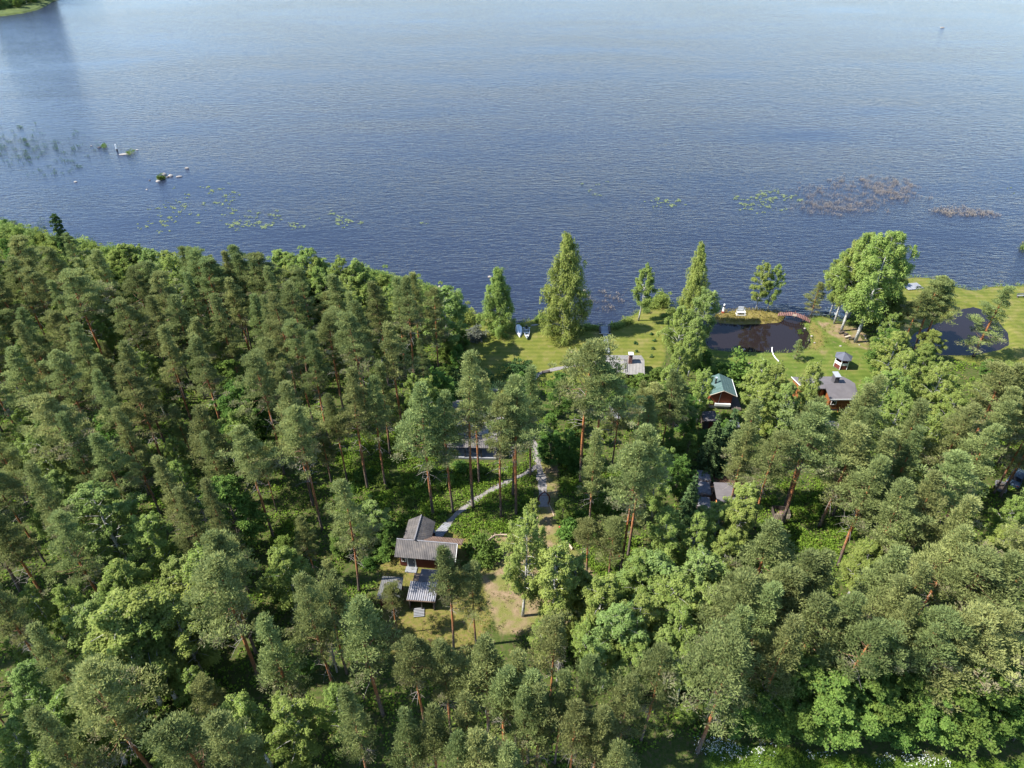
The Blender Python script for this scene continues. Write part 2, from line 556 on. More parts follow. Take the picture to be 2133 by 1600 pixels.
# ------------------------------------------------------------------ the water
def water(name, deep, wave, rough, ripple=1.0):
    m, nt, b = mat(name, rough=rough, spec=0.4)
    b.inputs['IOR'].default_value = 1.33
    pos = geo_pos(nt)
    nb = noise(nt, 0.012, 4, 0.55, pos)
    b.inputs['Base Color'].default_value = (*deep, 1)
    nt.links.new(mixc(nt, nb.outputs['Fac'], tuple(v * 0.8 for v in deep), tuple(v * 1.25 for v in deep)), b.inputs['Base Color'])
    hs = []
    for ang, sx, sy, sc, w in ((26, 0.26, 1.0, 1.3, 1.0), (8, 0.35, 1.0, 2.6, 0.5), (38, 0.4, 1.0, 0.7, 0.35)):
        mp = N(nt, 'ShaderNodeMapping')
        mp.inputs['Rotation'].default_value = (0, 0, R(-ang))
        mp.inputs['Scale'].default_value = (sx, sy, 1)
        nt.links.new(pos, mp.inputs[0])
        q = noise(nt, sc, 2, 0.5, mp.outputs[0])
        q.inputs['Distortion'].default_value = 0.4
        mu = N(nt, 'ShaderNodeMath', operation='MULTIPLY')
        nt.links.new(q.outputs['Fac'], mu.inputs[0])
        mu.inputs[1].default_value = w
        hs.append(mu.outputs[0])
    a1 = N(nt, 'ShaderNodeMath', operation='ADD')
    nt.links.new(hs[0], a1.inputs[0])
    nt.links.new(hs[1], a1.inputs[1])
    a2 = N(nt, 'ShaderNodeMath', operation='ADD')
    nt.links.new(a1.outputs[0], a2.inputs[0])
    nt.links.new(hs[2], a2.inputs[1])
    # gusts: the wind roughens some areas more than others
    gm = N(nt, 'ShaderNodeMapping')
    gm.inputs['Rotation'].default_value = (0, 0, R(-20))
    gm.inputs['Scale'].default_value = (0.35, 1.3, 1)
    nt.links.new(pos, gm.inputs[0])
    gn = noise(nt, 0.03, 4, 0.6, gm.outputs[0])
    gr = N(nt, 'ShaderNodeMapRange')
    nt.links.new(gn.outputs['Fac'], gr.inputs[0])
    gr.inputs[1].default_value = 0.3
    gr.inputs[2].default_value = 0.7
    gr.inputs[3].default_value = 0.35 * wave
    gr.inputs[4].default_value = 1.35 * wave
    bp = N(nt, 'ShaderNodeBump')
    bp.inputs['Distance'].default_value = 0.28 * ripple
    nt.links.new(gr.outputs[0], bp.inputs['Strength'])
    nt.links.new(a2.outputs[0], bp.inputs['Height'])
    nt.links.new(bp.outputs[0], b.inputs['Normal'])
    return m


def fill_mesh(name, outline, m, z):
    me = bpy.data.meshes.new(name)
    me.from_pydata([(float(a), float(b_), z) for a, b_ in outline], [], [tuple(range(len(outline)))])
    me.materials.append(m)
    return bpy.data.objects.new(name, me)


M['lake_water'] = water('lake_water', (0.0130, 0.0178, 0.0325), 0.8, 0.17)
M['pond_water'] = water('pond_water', (0.013, 0.0095, 0.0095), 0.05, 0.02, 0.3)
POND1 = poly([(1440, 640), (1484, 664), (1503, 671), (1540, 673), (1590, 672), (1626, 669), (1640, 663), (1690, 655), (1720, 690), (1700, 745), (1460, 745), (1430, 690)], WATER_Z)
tag(link(fill_mesh('lake_water', [(-3800, -60), (3800, -60), (3800, 5200), (-3800, 5200)], M['lake_water'], WATER_Z)), kind='structure')
tag(link(fill_mesh('pond_water', POND1, M['pond_water'], WATER_Z + 0.012)), kind='structure')
c2 = POND2.mean(0)
tag(link(fill_mesh('pond_water', [tuple(c2 + (p - c2) * 1.12) for p in POND2], M['pond_water'], WATER_Z + 0.02)), kind='structure')

# ------------------------------------------------------------------ paths
M['gravel'] = varied('path_gravel', (0.115, 0.105, 0.10), (0.19, 0.175, 0.168), 2.5, 0.95, 0.4, (0.13, 0.105, 0.075))


def path(name, pts, w, m, z=0.03):
    P = poly(pts)
    # resample with a rounded course
    t = np.concatenate([[0], np.cumsum(np.hypot(*np.diff(P, axis=0).T))])
    tt = np.arange(0, t[-1], 0.7)
    x = np.interp(tt, t, P[:, 0])
    y = np.interp(tt, t, P[:, 1])
    for _ in range(6):
        x[1:-1] = (x[:-2] + 2 * x[1:-1] + x[2:]) / 4
        y[1:-1] = (y[:-2] + 2 * y[1:-1] + y[2:]) / 4
    dx, dy = np.gradient(x), np.gradient(y)
    L = np.hypot(dx, dy)
    ww = w / 2 * (0.88 + 0.2 * np.sin(tt * 1.1) + 0.2 * rng.normal(size=len(tt)))
    V = np.concatenate([np.stack([x - dy / L * ww, y + dx / L * ww, np.full(len(x), z)], 1), np.stack([x + dy / L * ww, y - dx / L * ww, np.full(len(x), z)], 1)])
    n = len(x)
    i = np.arange(n - 1)
    F = np.stack([i + n, i + n + 1, i + 1, i], 1)
    return tag(link(bpy.data.objects.new(name, mesh_np(name, V, F, m))), kind='structure')


PATHS = [([(918, 1112), (932, 1092), (950, 1070), (985, 1045), (1020, 1022), (1055, 1004), (1090, 990), (1122, 968)], 0.95),
         ([(1104, 880), (1108, 920), (1117, 945), (1126, 985), (1130, 1010), (1132, 1056)], 1.35),
         ([(1105, 800), (1118, 778), (1160, 768), (1200, 761), (1250, 754)], 0.9),
         ([(1236, 757), (1233, 775), (1232, 800), (1225, 830)], 1.0)]
for i, (pts, w) in enumerate(PATHS):
    path('path', pts, w, M['gravel'], 0.03 + 0.004 * i)


# ------------------------------------------------------------------ plants: prototypes
def rdir(n, r):
    v = r.normal(size=(n, 3))
    return v / np.linalg.norm(v, axis=1, keepdims=True)


def blades(C, U, ln, wd, r, face=None):
    """diamond leaves / needle sprays: centres C, long axis U, turned to face roughly along `face`"""
    n = len(C)
    W_ = np.cross(U, rdir(n, r) if face is None else face + 0.55 * rdir(n, r))
    W_ /= np.linalg.norm(W_, axis=1, keepdims=True) + 1e-9
    ln = np.broadcast_to(ln, n)[:, None] / 2
    wd = np.broadcast_to(wd, n)[:, None] / 2
    V = np.stack([C - U * ln, C + W_ * wd, C + U * ln, C - W_ * wd], 1).reshape(-1, 3)
    return V


def pads(cent, rad, per, r, flat=0.6, ln=0.42, wd=0.17, up=0.6, droop=0.0, hang=0.0):
    """leaf pads: each centre carries a lumpy dome of sprays"""
    n = len(cent)
    k = np.repeat(np.arange(n), per)
    d = rdir(len(k), r)
    d[:, 2] = np.abs(d[:, 2]) * 0.85 - 0.15
    rr = (0.35 + 0.65 * r.random(len(k)) ** 0.5)[:, None]
    rr = rr * np.where(r.random(len(k)) < 0.22, 1.0 + 0.55 * r.random(len(k)), 1.0)[:, None]
    off = d * rad[k][:, None] * rr
    off[:, 2] *= flat
    if hang:
        off[:, 2] -= hang * r.random(len(k)) ** 2.0 * (0.4 + 0.9 * r.random(len(cent)))[k]
    C = cent[k] + off
    U = d + np.array([0, 0, up - droop]) + 0.7 * rdir(len(k), r)
    U /= np.linalg.norm(U, axis=1, keepdims=True)
    V = blades(C, U, ln * (0.7 + 0.6 * r.random(len(k))), wd * (0.7 + 0.6 * r.random(len(k))), r, d + np.array([0, 0, 0.5]))
    return V, k


def crown_mesh(name, V, tint, dry, m):
    n = len(V) // 4
    return mesh_np(name, V, np.arange(n * 4).reshape(-1, 4), m, {'tint': np.repeat(tint, 4), 'dry': np.repeat(dry, 4)})


def trunk_mesh(name, mb_list, mats, H):
    """mb_list: (MB, material index)"""
    V, F, mi = [], [], []
    for mb, k in mb_list:
        o = len(V)
        V += mb.v
        for f in mb.f:
            F.append(tuple(i + o for i in f))
            mi.append(k)
    me = bpy.data.meshes.new(name)
    me.from_pydata(V, [], F)
    for m_ in mats:
        me.materials.append(m_)
    me.polygons.foreach_set('material_index', np.array(mi, np.int32))
    me.polygons.foreach_set('use_smooth', np.ones(len(F), bool))
    a = me.attributes.new('h', 'FLOAT', 'POINT')
    a.data.foreach_set('value', np.array([v[2] / H for v in V], np.float32))
    me.update()
    return me


PROTO = {}


def make_pine(i, H=22.0, base=0.5, rmax=2.3, npad=150, per=76, key='pine', taper=0.66, lop=0.3):
    r = np.random.default_rng(100 + i)
    rp = random.Random(100 + i)
    zb = H * base
    lean = r.normal(size=2) * 0.25
    bend = r.normal(size=2) * 0.25

    def axis(z):
        t = z / H
        return np.array([lean[0] * t + bend[0] * math.sin(t * 3), lean[1] * t + bend[1] * math.sin(t * 3), z])
    tr = MB()
    zs = [0, 0.4, 1.5, 4, 7, 10, 13, 16, 18.5, 20.5, H - 0.25]
    tr.tube([axis(z) for z in zs], [0.24, 0.195, 0.18, 0.17, 0.16, 0.145, 0.125, 0.10, 0.075, 0.05, 0.02], 7)
    limb = MB()
    dead = MB()
    cent, rad, dryc = [], [], []
    nb = 50
    ph = r.random(2) * 6.28
    for b_ in range(nb):
        t = (b_ + r.random()) / nb
        t = t ** 0.9
        z = zb + (H - zb) * t
        prof = (1 - t) ** taper * (0.55 + 0.45 * min(1, t / 0.18 + 0.35))
        az = b_ * 2.399 + r.normal() * 0.5
        side_ = 1 + lop * math.sin(az + ph[0] + 3 * t) + 0.18 * math.sin(2 * az + ph[1] - 5 * t)
        L = max(0.3, rmax * prof * side_ * (0.45 + 0.75 * r.random()))
        el = R(-4 + 48 * t + r.normal() * 8)
        a0 = axis(z)
        d = np.array([math.cos(az) * math.cos(el), math.sin(az) * math.cos(el), math.sin(el)])
        tip = a0 + d * L + np.array([0, 0, 0.12 * L])
        mid = a0 + d * L * 0.5 - np.array([0, 0, 0.05 * L])
        limb.tube([a0, mid, tip], [0.05 * (1 - t) + 0.015, 0.03 * (1 - t) + 0.012, 0.008], 3, False)
        k = 2 + int(L * 1.2)
        for q in range(k):
            f = 1 - 0.62 * q / max(k, 1) * r.random() ** 0.5 if q else 1.0
            side = np.array([-math.sin(az), math.cos(az), 0]) * r.normal() * 0.32 * L * (1 - abs(f - 0.75))
            cent.append(a0 + d * L * f + side + np.array([0, 0, 0.1 * L * f]))
            rad.append(0.46 + 0.40 * r.random() * (1 - 0.4 * t))
            dryc.append((0.6 if r.random() < 0.35 else 0.05) if t < 0.22 else 0.05 * r.random())
    cent.append(axis(H) + np.array([0, 0, -0.1]))
    rad.append(0.38)
    dryc.append(0)
    # dead branches under the crown
    for b_ in range(16):
        z = zb * (0.72 + 0.36 * r.random())
        az = r.random() * 6.28
        L = 0.6 + 1.7 * r.random()
        a0 = axis(z)
        d = np.array([math.cos(az), math.sin(az), 0.05 + 0.25 * r.normal()])
        e = a0 + d * L - np.array([0, 0, 0.25 * L])
        dead.tube([a0, a0 + d * L * 0.55, e], [0.035, 0.022, 0.008], 3, False)
        s2 = a0 + d * L * 0.55
        dead.tube([s2, s2 + np.array([d[1], -d[0], 0.1]) * L * 0.4], [0.018, 0.006], 3, False)
    cent = np.array(cent)
    rad = np.array(rad)
    V, k = pads(cent, rad, per, r, 0.72, 0.34, 0.095, 0.75)
    tint = np.clip(0.5 + 0.24 * r.normal(size=len(cent))[k] + 0.16 * r.normal(size=len(k)), 0, 1)
    dry = np.clip(np.array(dryc)[k] * (r.random(len(k)) < 0.8), 0, 1)
    PROTO.setdefault(key, []).append((H, trunk_mesh(key + '_trunk', [(tr, 0), (limb, 2), (dead, 1)], [M['pine_bark'], M['dead_wood'], M['pine_limb']], H),
                                      crown_mesh(key + '_crown', V, tint, dry, M['pine_needles'])))


def make_broad(i, key, H, zb, rx, shape, nclump, per, leafm, barkm, ln=0.26, wd=0.18, droop=0.5, crad=0.55, trunk_r=0.14, multi=1):
    """birches, aspens, weeping birches: a stem that forks, boughs that carry leaf clumps"""
    r = np.random.default_rng(300 + i)
    bend = r.normal(size=2) * 0.3
    tr, limb = MB(), MB()

    def axis(z):
        t = z / H
        return np.array([bend[0] * math.sin(t * 2.6), bend[1] * math.sin(t * 2.2), z])
    zs = np.linspace(0, H * 0.97, 9)
    tr.tube([axis(z) for z in zs], [trunk_r * (1.15 - 1.08 * t) + 0.008 for t in np.linspace(0, 1, 9)], 7)
    cent, rad = [], []
    nb = max(14, nclump // 6)
    lump = r.normal(size=(5, 2))
    for b_ in range(nb):
        t = ((b_ + r.random()) / nb) ** 0.85
        z = zb + (H - zb) * t
        az = b_ * 2.399 + r.normal() * 0.4
        wob = 1 + 0.22 * math.sin(az * 2 + lump[0, 0] * 3 + t * 5) + 0.15 * math.sin(az * 3 + lump[1, 0] * 3 - t * 8)
        L = rx * shape(t) * wob * (0.75 + 0.4 * r.random())
        a0 = axis(max(zb * 0.6, z - 0.45 * L))
        tip = axis(z) + np.array([math.cos(az) * L, math.sin(az) * L, 0.0])
        mid = (a0 + tip) / 2 + np.array([0, 0, 0.12 * L])
        limb.tube([a0, mid, tip], [0.045 * (1 - t) + 0.015, 0.03 * (1 - t) + 0.01, 0.006], 3, False)
        kk = max(2, int(round(nclump / nb * (0.4 + 0.6 * L / rx) * 1.25)))
        for q in range(kk):
            f = 0.35 + 0.7 * math.sqrt(r.random())
            p = a0 + (tip - a0) * f + r.normal(size=3) * crad * np.array([0.55, 0.55, 0.45])
            p[2] -= droop * 0.5 * r.random() * crad
            cent.append(p)
            rad.append(crad * (0.65 + 0.6 * r.random()) * (1 - 0.35 * t))
    cent.append(axis(H * 0.98))
    rad.append(crad * 0.5)
    cent = np.array(cent)
    rad = np.array(rad)
    V, k = pads(cent, rad, per, r, 0.9, ln, wd, 0.35, droop, 1.1 * max(0.0, droop - 0.35))
    tint = np.clip(0.5 + 0.22 * r.normal(size=len(cent))[k] + 0.2 * r.normal(size=len(k)), 0, 1)
    dry = (r.random(len(k)) < 0.03) * 0.6
    PROTO.setdefault(key, []).append((H, trunk_mesh(key + '_trunk', [(tr, 0), (limb, 0)], [barkm], H), crown_mesh(key + '_crown', V, tint, dry, leafm)))


def make_spruce(i, H=16.0):
    r = np.random.default_rng(500 + i)
    tr = MB()
    tr.tube([(0, 0, 0), (0, 0, H * 0.5), (0, 0, H - 0.1)], [0.2, 0.12, 0.015], 7)
    C, U, ti = [], [], []
    nwh = 26
    for w in range(nwh):
        t = w / nwh
        z = H * (0.06 + 0.92 * t)
        L0 = 2.7 * (1 - t) ** 0.85 + 0.15
        for q in range(7 if t < 0.7 else 5):
            az = q * 6.283 / 7 + w * 0.9 + r.normal() * 0.2
            L = L0 * (0.75 + 0.4 * r.random())
            d = np.array([math.cos(az), math.sin(az), 0])
            s = np.array([-math.sin(az), math.cos(az), 0])
            bt = 0.5 + 0.25 * r.normal()
            for f in np.arange(0.25, 1.02, 0.28 / max(L, 0.5)):
                p = np.array([0, 0, z]) + d * L * f + np.array([0, 0, -0.42 * L * f ** 1.1 + 0.16 * L * f ** 3])
                for sg in (-1, 0, 1, -1, 1):
                    wdt = 0.35 * (1.1 - f) * L * 0.6 + 0.08
                    C.append(p + s * sg * wdt * (0.5 + 0.6 * r.random()) + r.normal(size=3) * 0.05)
                    u = d * 0.8 + s * sg * 0.8 + np.array([0, 0, -0.45]) + r.normal(size=3) * 0.2
                    U.append(u / np.linalg.norm(u))
                    ti.append(bt * (0.4 + 0.6 * f) + 0.1 * r.normal())
    C, U = np.array(C), np.array(U)
    V = blades(C, U, 0.5, 0.22, r)
    PROTO.setdefault('spruce', []).append((H, trunk_mesh('spruce_trunk', [(tr, 0)], [M['grey_bark']], H),
                                           crown_mesh('spruce_crown', V, np.clip(ti, 0, 1), np.zeros(len(C)), M['spruce_needles'])))


def make_bush(i, key, H, rx, leafm, n=55, per=60, ln=0.24, wd=0.17):
    r = np.random.default_rng(700 + i)
    tr = MB()
    for q in range(5):
        a = q * 1.3
        tr.tube([(0.08 * math.cos(a), 0.08 * math.sin(a), 0), (rx * 0.5 * math.cos(a), rx * 0.5 * math.sin(a), H * 0.6)], [0.04, 0.015], 4)
    d = rdir(n, r)
    d[:, 2] = np.abs(d[:, 2])
    ln_ = 1 + 0.25 * r.normal(size=n)
    f = (0.55 + 0.45 * r.random(n)) * np.clip(ln_, 0.6, 1.4)
    cent = d * f[:, None] * np.array([rx, rx, H * 0.85])
    rad = np.full(n, 0.32 * rx) * (0.7 + 0.6 * r.random(n))
    V, k = pads(cent, rad, per, r, 0.85, ln, wd, 0.4, 0.1)
    V[:, 2] = np.maximum(V[:, 2], 0.02)
    tint = np.clip(0.5 + 0.22 * r.normal(size=n)[k] + 0.18 * r.normal(size=len(k)), 0, 1)
    PROTO.setdefault(key, []).append((H, trunk_mesh(key + '_stem', [(tr, 0)], [M['grey_bark']], H), crown_mesh(key + '_crown', V, tint, np.zeros(len(k)), leafm)))


for i in range(14):
    make_pine(i, base=(0.46, 0.52, 0.60, 0.40, 0.58, 0.5, 0.36, 0.54, 0.42, 0.63, 0.48, 0.33, 0.56, 0.45)[i], rmax=(2.8, 2.4, 3.1, 2.2, 2.7, 3.3, 2.3, 2.1, 2.9, 3.0, 2.5, 2.6, 2.2, 3.2)[i],
              taper=(0.66, 0.8, 0.5, 0.85, 0.6, 0.55, 0.9, 0.75, 0.66, 0.48, 0.7, 0.95, 0.7, 0.58)[i], lop=(0.3, 0.2, 0.4, 0.15, 0.55, 0.3, 0.2, 0.3, 0.45, 0.5, 0.25, 0.2, 0.6, 0.35)[i])
for i in range(3):
    make_pine(20 + i, base=0.16, rmax=2.6, key='pine_low', taper=0.7)
ov = lambda t: max(0.12, math.sin(math.pi * min(1, (t * 0.86 + 0.10))) ** 0.75)
cone = lambda t: max(0.07, (1 - t) ** 0.72 * min(1, 0.72 + t * 2.2))
for i in range(6):
    make_broad(i, 'birch', 14, 14 * (0.22, 0.3, 0.18, 0.26, 0.34, 0.2)[i], (2.2, 1.9, 2.4, 2.1, 2.0, 2.3)[i], ov, 250, 84, M['birch_leaves'], M['birch_bark'], 0.19, 0.11, 0.95, 0.45)
for i in range(2):
    make_broad(20 + i, 'weeping', 14, 0.5, 3.3, cone, 620, 80, M['birch_leaves'], M['birch_bark'], 0.28, 0.09, 1.6, 0.55)
for i in range(3):
    make_broad(30 + i, 'tall_birch', 16, 16 * 0.30, 2.8, ov, 360, 84, M['birch_leaves'], M['birch_bark'], 0.20, 0.11, 1.3, 0.48, 0.18)
for i in range(4):
    make_broad(40 + i, 'aspen', 12, 1.4, 2.7, ov, 260, 80, M['broad_leaves'], M['grey_bark'], 0.23, 0.16, 0.3, 0.60)
for i in range(2):
    make_broad(50 + i, 'dark_aspen', 15, 0.6, 2.3, cone, 330, 60, M['dark_leaves'], M['grey_bark'], 0.27, 0.2, 0.2, 0.5)
for i in range(2):
    make_spruce(i)
for i in range(3):
    make_bush(i, 'bush', 2.4, 1.5, M['broad_leaves'])
make_bush(5, 'willow', 3.2, 1.8, M['birch_leaves'], 70, 60, 0.32, 0.11)
make_bush(6, 'willow', 2.6, 2.0, M['birch_leaves'], 70, 60, 0.32, 0.11)
make_bush(7, 'grey_bush', 2.4, 1.7, M['grey_leaves'])
make_bush(8, 'dark_bush', 3.6, 2.2, M['dark_leaves'], 70, 70)
make_bush(9, 'seedling', 0.7, 0.42, M['dark_leaves'], 24, 26, 0.16, 0.1)

NAMES = {'pine': 'pine_tree', 'pine_low': 'pine_tree', 'birch': 'birch_tree', 'weeping': 'birch_tree', 'tall_birch': 'birch_tree', 'aspen': 'aspen_tree',
         'dark_aspen': 'aspen_tree', 'spruce': 'spruce_tree', 'bush': 'bush', 'willow': 'willow_bush', 'grey_bush': 'bush', 'dark_bush': 'bush', 'seedling': 'seedling'}
CATS = {'pine_tree': 'tree', 'birch_tree': 'tree', 'aspen_tree': 'tree', 'spruce_tree': 'tree', 'bush': 'shrub', 'willow_bush': 'shrub', 'seedling': 'plant'}
PLACED = []      # kind, x, y, h, label, group


def plant(kind, x, y, h, label, group=None, fat=1.0, v=None):
    PLACED.append([kind, float(x), float(y), float(h), label, group, fat, v])


def base_h(bx, by, ty):
    x, y = g(bx, by)
    lo, hi = 0.2, 60.0
    for _ in range(40):
        mid = (lo + hi) / 2
        if proj(x, y, mid)[1] > ty:
            lo = mid
        else:
            hi = mid
    return x, y, lo

# ------------------------------------------------------------------ trees surveyed one by one
def B(kind, bx, by, ty, label=None, fat=1.0, v=None):
    x, y, h = base_h(bx, by, ty)
    plant(kind, x, y, h, label, None, fat, v)


def T(kind, tx, ty, h, label=None, fat=1.0, v=None):
    x, y = g(tx, ty, h)
    plant(kind, x, y, h, label, None, fat, v)


# the shore
B('weeping', 1043, 688, 556, 'full weeping birch on the lawn shore, left of the white upturned boat', 1.12, 0)
B('weeping', 1172, 697, 487, 'tallest weeping birch on the lawn shore, between the rowing boat and the jetty', 0.8, 1)
B('birch', 1330, 668, 551, 'single birch on the small grassy point right of the jetty', 1.35, 1)
B('birch', 938, 742, 598, 'bright birch with pale stem at the left edge of the lawn', 1.6, 0)
B('birch', 1574, 646, 546, 'left one of the twin birches on the islet', 1.05, 0)
B('birch', 1598, 647, 550, 'right one of the twin birches on the islet', 1.1, 2)
B('tall_birch', 1737, 674, 492, 'white-stemmed birch nearest the pale rowing boat', 0.95, 0)
B('tall_birch', 1752, 690, 486, 'middle white-stemmed birch above the log benches', 0.95, 1)
B('tall_birch', 1781, 713, 480, 'white-stemmed birch at the right end of the log benches', 1.0, 2)
B('tall_birch', 1728, 656, 517, 'birch at the water behind the pale rowing boat', 0.9, 1)
B('tall_birch', 1800, 668, 492, 'birch in the thicket right of the fire place', 1.05, 0)
B('pine_low', 1691, 653, 585, 'short dark pine at the water beside the red bridge', 1.9, 0)
B('pine_low', 1655, 748, 708, 'small pine alone on the grass below the pond', 1.9, 1)
T('weeping', 1462, 506, 18, 'tall narrow birch on the shore left of the pond', 0.72, 1)
T('birch', 1470, 603, 14, 'birch leaning over the left end of the pond')
B('tall_birch', 1768, 660, 500, None, 1.1, 2), B('tall_birch', 1815, 672, 512, None, 1.1, 1), T('birch', 1456, 660, 13), T('birch', 1440, 690, 12), T('birch', 1418, 720, 11), T('birch', 1474, 770, 11)
T('birch', 1395, 760, 10), T('tall_birch', 1425, 640, 13)
T('bush', 1544, 746, 5, None, 1.2)
T('birch', 1593, 748, 12, None, 1.15), T('birch', 1627, 757, 12, None, 1.1), T('birch', 1704, 756, 12, None, 1.1), T('birch', 1690, 800, 11), T('birch', 1600, 800, 11)
T('birch', 1648, 800, 12)
B('aspen', 1827, 782, 688, 'dark rounded aspen at the right edge of the gazebo lawn', 1.1, 0)
B('tall_birch', 1843, 684, 606), T('birch', 1880, 692, 12, None, 1.2), T('birch', 1935, 717, 11, None, 1.2), T('birch', 1906, 735, 14, None, 1.2), T('birch', 1870, 775, 13, None, 1.2), T('birch', 1970, 752, 14, None, 1.1)
B('birch', 1826, 692, 598, None, 1.2), B('aspen', 1812, 684, 640, None, 1.2), B('birch', 1850, 712, 628, None, 1.2)
B('pine', 1877, 735, 610, 'leftmost of three rust-stemmed pines left of the far pond', 1.0)
B('pine', 1904, 733, 578, 'middle one of three rust-stemmed pines left of the far pond', 1.5)
B('pine', 1917, 731, 590, 'right one of three rust-stemmed pines left of the far pond', 1.5)
B('pine_low', 2028, 742, 596, 'broad pine standing in front of the far pond', 2.0, 2)
B('birch', 1925, 752, 690, None, 1.3)
# left shore fringe
for tx, ty, h in ((259, 508, 13), (281, 513, 12), (309, 520, 13), (344, 524, 13), (359, 569, 13), (574, 526, 14), (591, 525, 14), (604, 530, 14), (634, 518, 15),
                  (651, 534, 14), (672, 571, 12), (623, 576, 12), (705, 537, 14), (742, 545, 14), (846, 580, 9), (76, 522, 9), (115, 694, 12), (64, 573, 12),
                  (189, 632, 12), (404, 681, 14), (45, 545, 10), (10, 560, 10), (165, 560, 11), (690, 560, 12), (725, 590, 12), (770, 600, 10), (560, 575, 12), (130, 535, 10), (185, 525, 11), (235, 520, 12), (330, 540, 12), (60, 520, 9), (600, 555, 13), (655, 560, 13), (720, 560, 12), (755, 565, 12), (800, 600, 10), (830, 610, 10)):
    T('birch', tx, ty, h, None, 1.35)
T('aspen', 225, 562, 15, 'large bright green aspen among the shore pines of the forest')
T('dark_aspen', 108, 448, 17, 'dark spire-shaped aspen rising above the far shore thicket', 1.0)
T('pine', 140, 487, 15, 'pine close beside the dark spire-shaped aspen')
for bx, by in ((15, 492), (45, 497), (70, 503), (95, 508), (118, 514), (175, 527), (205, 530), (235, 534), (20, 520), (60, 525), (0, 505), (100, 530), (150, 530), (-30, 480), (760, 582), (785, 588), (815, 594), (790, 600), (840, 602), (870, 612), (900, 620), (925, 628), (890, 640), (940, 650), (962, 668), (935, 675), (910, 660), (870, 640)):
    x, y = g(bx, by)
    plant('willow', x, y, 2.6 + 1.2 * rnd.random(), None)
for tx, ty in ((374, 516), (397, 518), (427, 539), (199, 524), (157, 539), (314, 545), (100, 522), (25, 498), (393, 569), (274, 560), (312, 622), (357, 620), (487, 514),
               (470, 526), (538, 532), (523, 537), (557, 559), (598, 596), (697, 576), (821, 580), (495, 531), (404, 528), (434, 538), (19, 540), (60, 560)):
    T('pine', tx, ty, 20)
B('pine', 864, 812, 582, 'tall bare-stemmed pine left of the lawn, front one of a pair', 0.9)
B('pine', 878, 770, 570, 'tall bare-stemmed pine left of the lawn, rear one of a pair', 0.9)
for bx, by, ty in ((724, 1008, 822), (766, 1018, 772), (804, 1018, 790), (842, 914, 680), (646, 1003, 836), (690, 1005, 880), (812, 945, 760)):
    B('pine', bx, by, ty)
# around the clearing and the lane
for bx, by, ty, lb in ((902, 1072, 806, 'slim pine left of the winding path, nearest the red cabin'), (944, 1066, 821, 'slim pine on the left side of the winding path, second from the cabin'),
                       (985, 1057, 742, 'tall pine rooted beside the winding path below the tiled house'), (998, 1007, 760, 'two-toned pine in front of the tiled house'),
                       (1044, 1076, 828, 'pine on the right side of the winding path, with grey foot'), (1075, 1072, 790, 'pine with bright rust stem left of the round gate'),
                       (1068, 1034, 800, 'pine half hidden behind the bright rust stem near the fork of the path'), (1105, 991, 768, 'dark-stemmed pine in the fork of the gravel paths'),
                       (945, 1352, 1143, 'pine standing in front of the red cabin'), (992, 1346, 1172, 'pine at the left edge of the sandy clearing'),
                       (748, 1231, 1002, 'rust-stemmed pine leaning out left of the red cabin'), (827, 1318, 1222, None), (1222, 1195, 1085, 'pine at the right edge of the sandy clearing'),
                       (1268, 1207, 1080, None), (1308, 1158, 892, 'pointed tall pine right of the lane'), (1293, 1190, 930, None), (1228, 1094, 900, None),
                       (1209, 1005, 716, 'tall pine on the right side of the gravel lane'), (1274, 972, 815, None), (1373, 953, 775, 'rust-stemmed pine left of the dark spruces'), (1391, 935, 790, None),
                       (1345, 950, 800, None), (1330, 985, 830, None), (1240, 1010, 760, None), (1322, 935, 800, None)):
    B('pine', bx, by, ty, lb)
B('tall_birch', 1089, 1283, 1070, 'birch with a bare white stem in the middle of the sandy clearing', 0.95, 1)
T('birch', 1162, 1130, 16, 'pale birch at the lower right of the sandy clearing', 1.1)
T('birch', 1200, 1160, 11, None, 1.1), T('birch', 1222, 1195, 10, None, 1.1), T('birch', 1128, 1292, 8, None, 1.1), T('birch', 1180, 1255, 8, None, 1.1)
B('birch', 1113, 1090, 1040, 'birch sapling on the left side of the sandy lane', 0.9)
B('bush', 1004, 1158, 1128, 'round green bush beside the log fence near the cabin', 1.0)
for tx, ty, h in ((1336, 1156, 13), (1374, 1164, 13), (1470, 1152, 15), (1451, 1073, 11), (1398, 1071, 12), (1551, 1048, 11), (1565, 1010, 11), (1253, 1211, 13), (1291, 1264, 14), (1349, 1243, 14),
                  (1423, 1211, 14), (1434, 1271, 13), (1221, 1294, 9), (1487, 1156, 14), (1500, 1230, 13), (1520, 1110, 12), (1390, 1310, 11), (1330, 1330, 11), (1440, 1350, 10), (1270, 1330, 10), (1500, 1060, 9)):
    T('birch', tx, ty, h, None, 1.15)
for tx, ty, h in ((70, 893, 14), (119, 884, 14), (187, 1014, 15), (361, 1161, 13), (416, 1146, 15), (234, 1178, 14), (230, 1212, 12), (297, 1238, 17), (225, 1274, 17), (170, 1266, 15),
                  (28, 1297, 10), (770, 1042, 7), (110, 1447, 15), (149, 1428, 15), (506, 1458, 13), (587, 1470, 13), (350, 1250, 15), (276, 1290, 15), (440, 1190, 12), (20, 1500, 12)):
    T('birch', tx, ty, h, None, 1.2)
for tx, ty, h in ((615, 1349, 6), (757, 1281, 6), (700, 1110, 5), (590, 1120, 6), (580, 1190, 6), (740, 1090, 5), (800, 1090, 5)):
    T('aspen', tx, ty, h, None, 0.9)
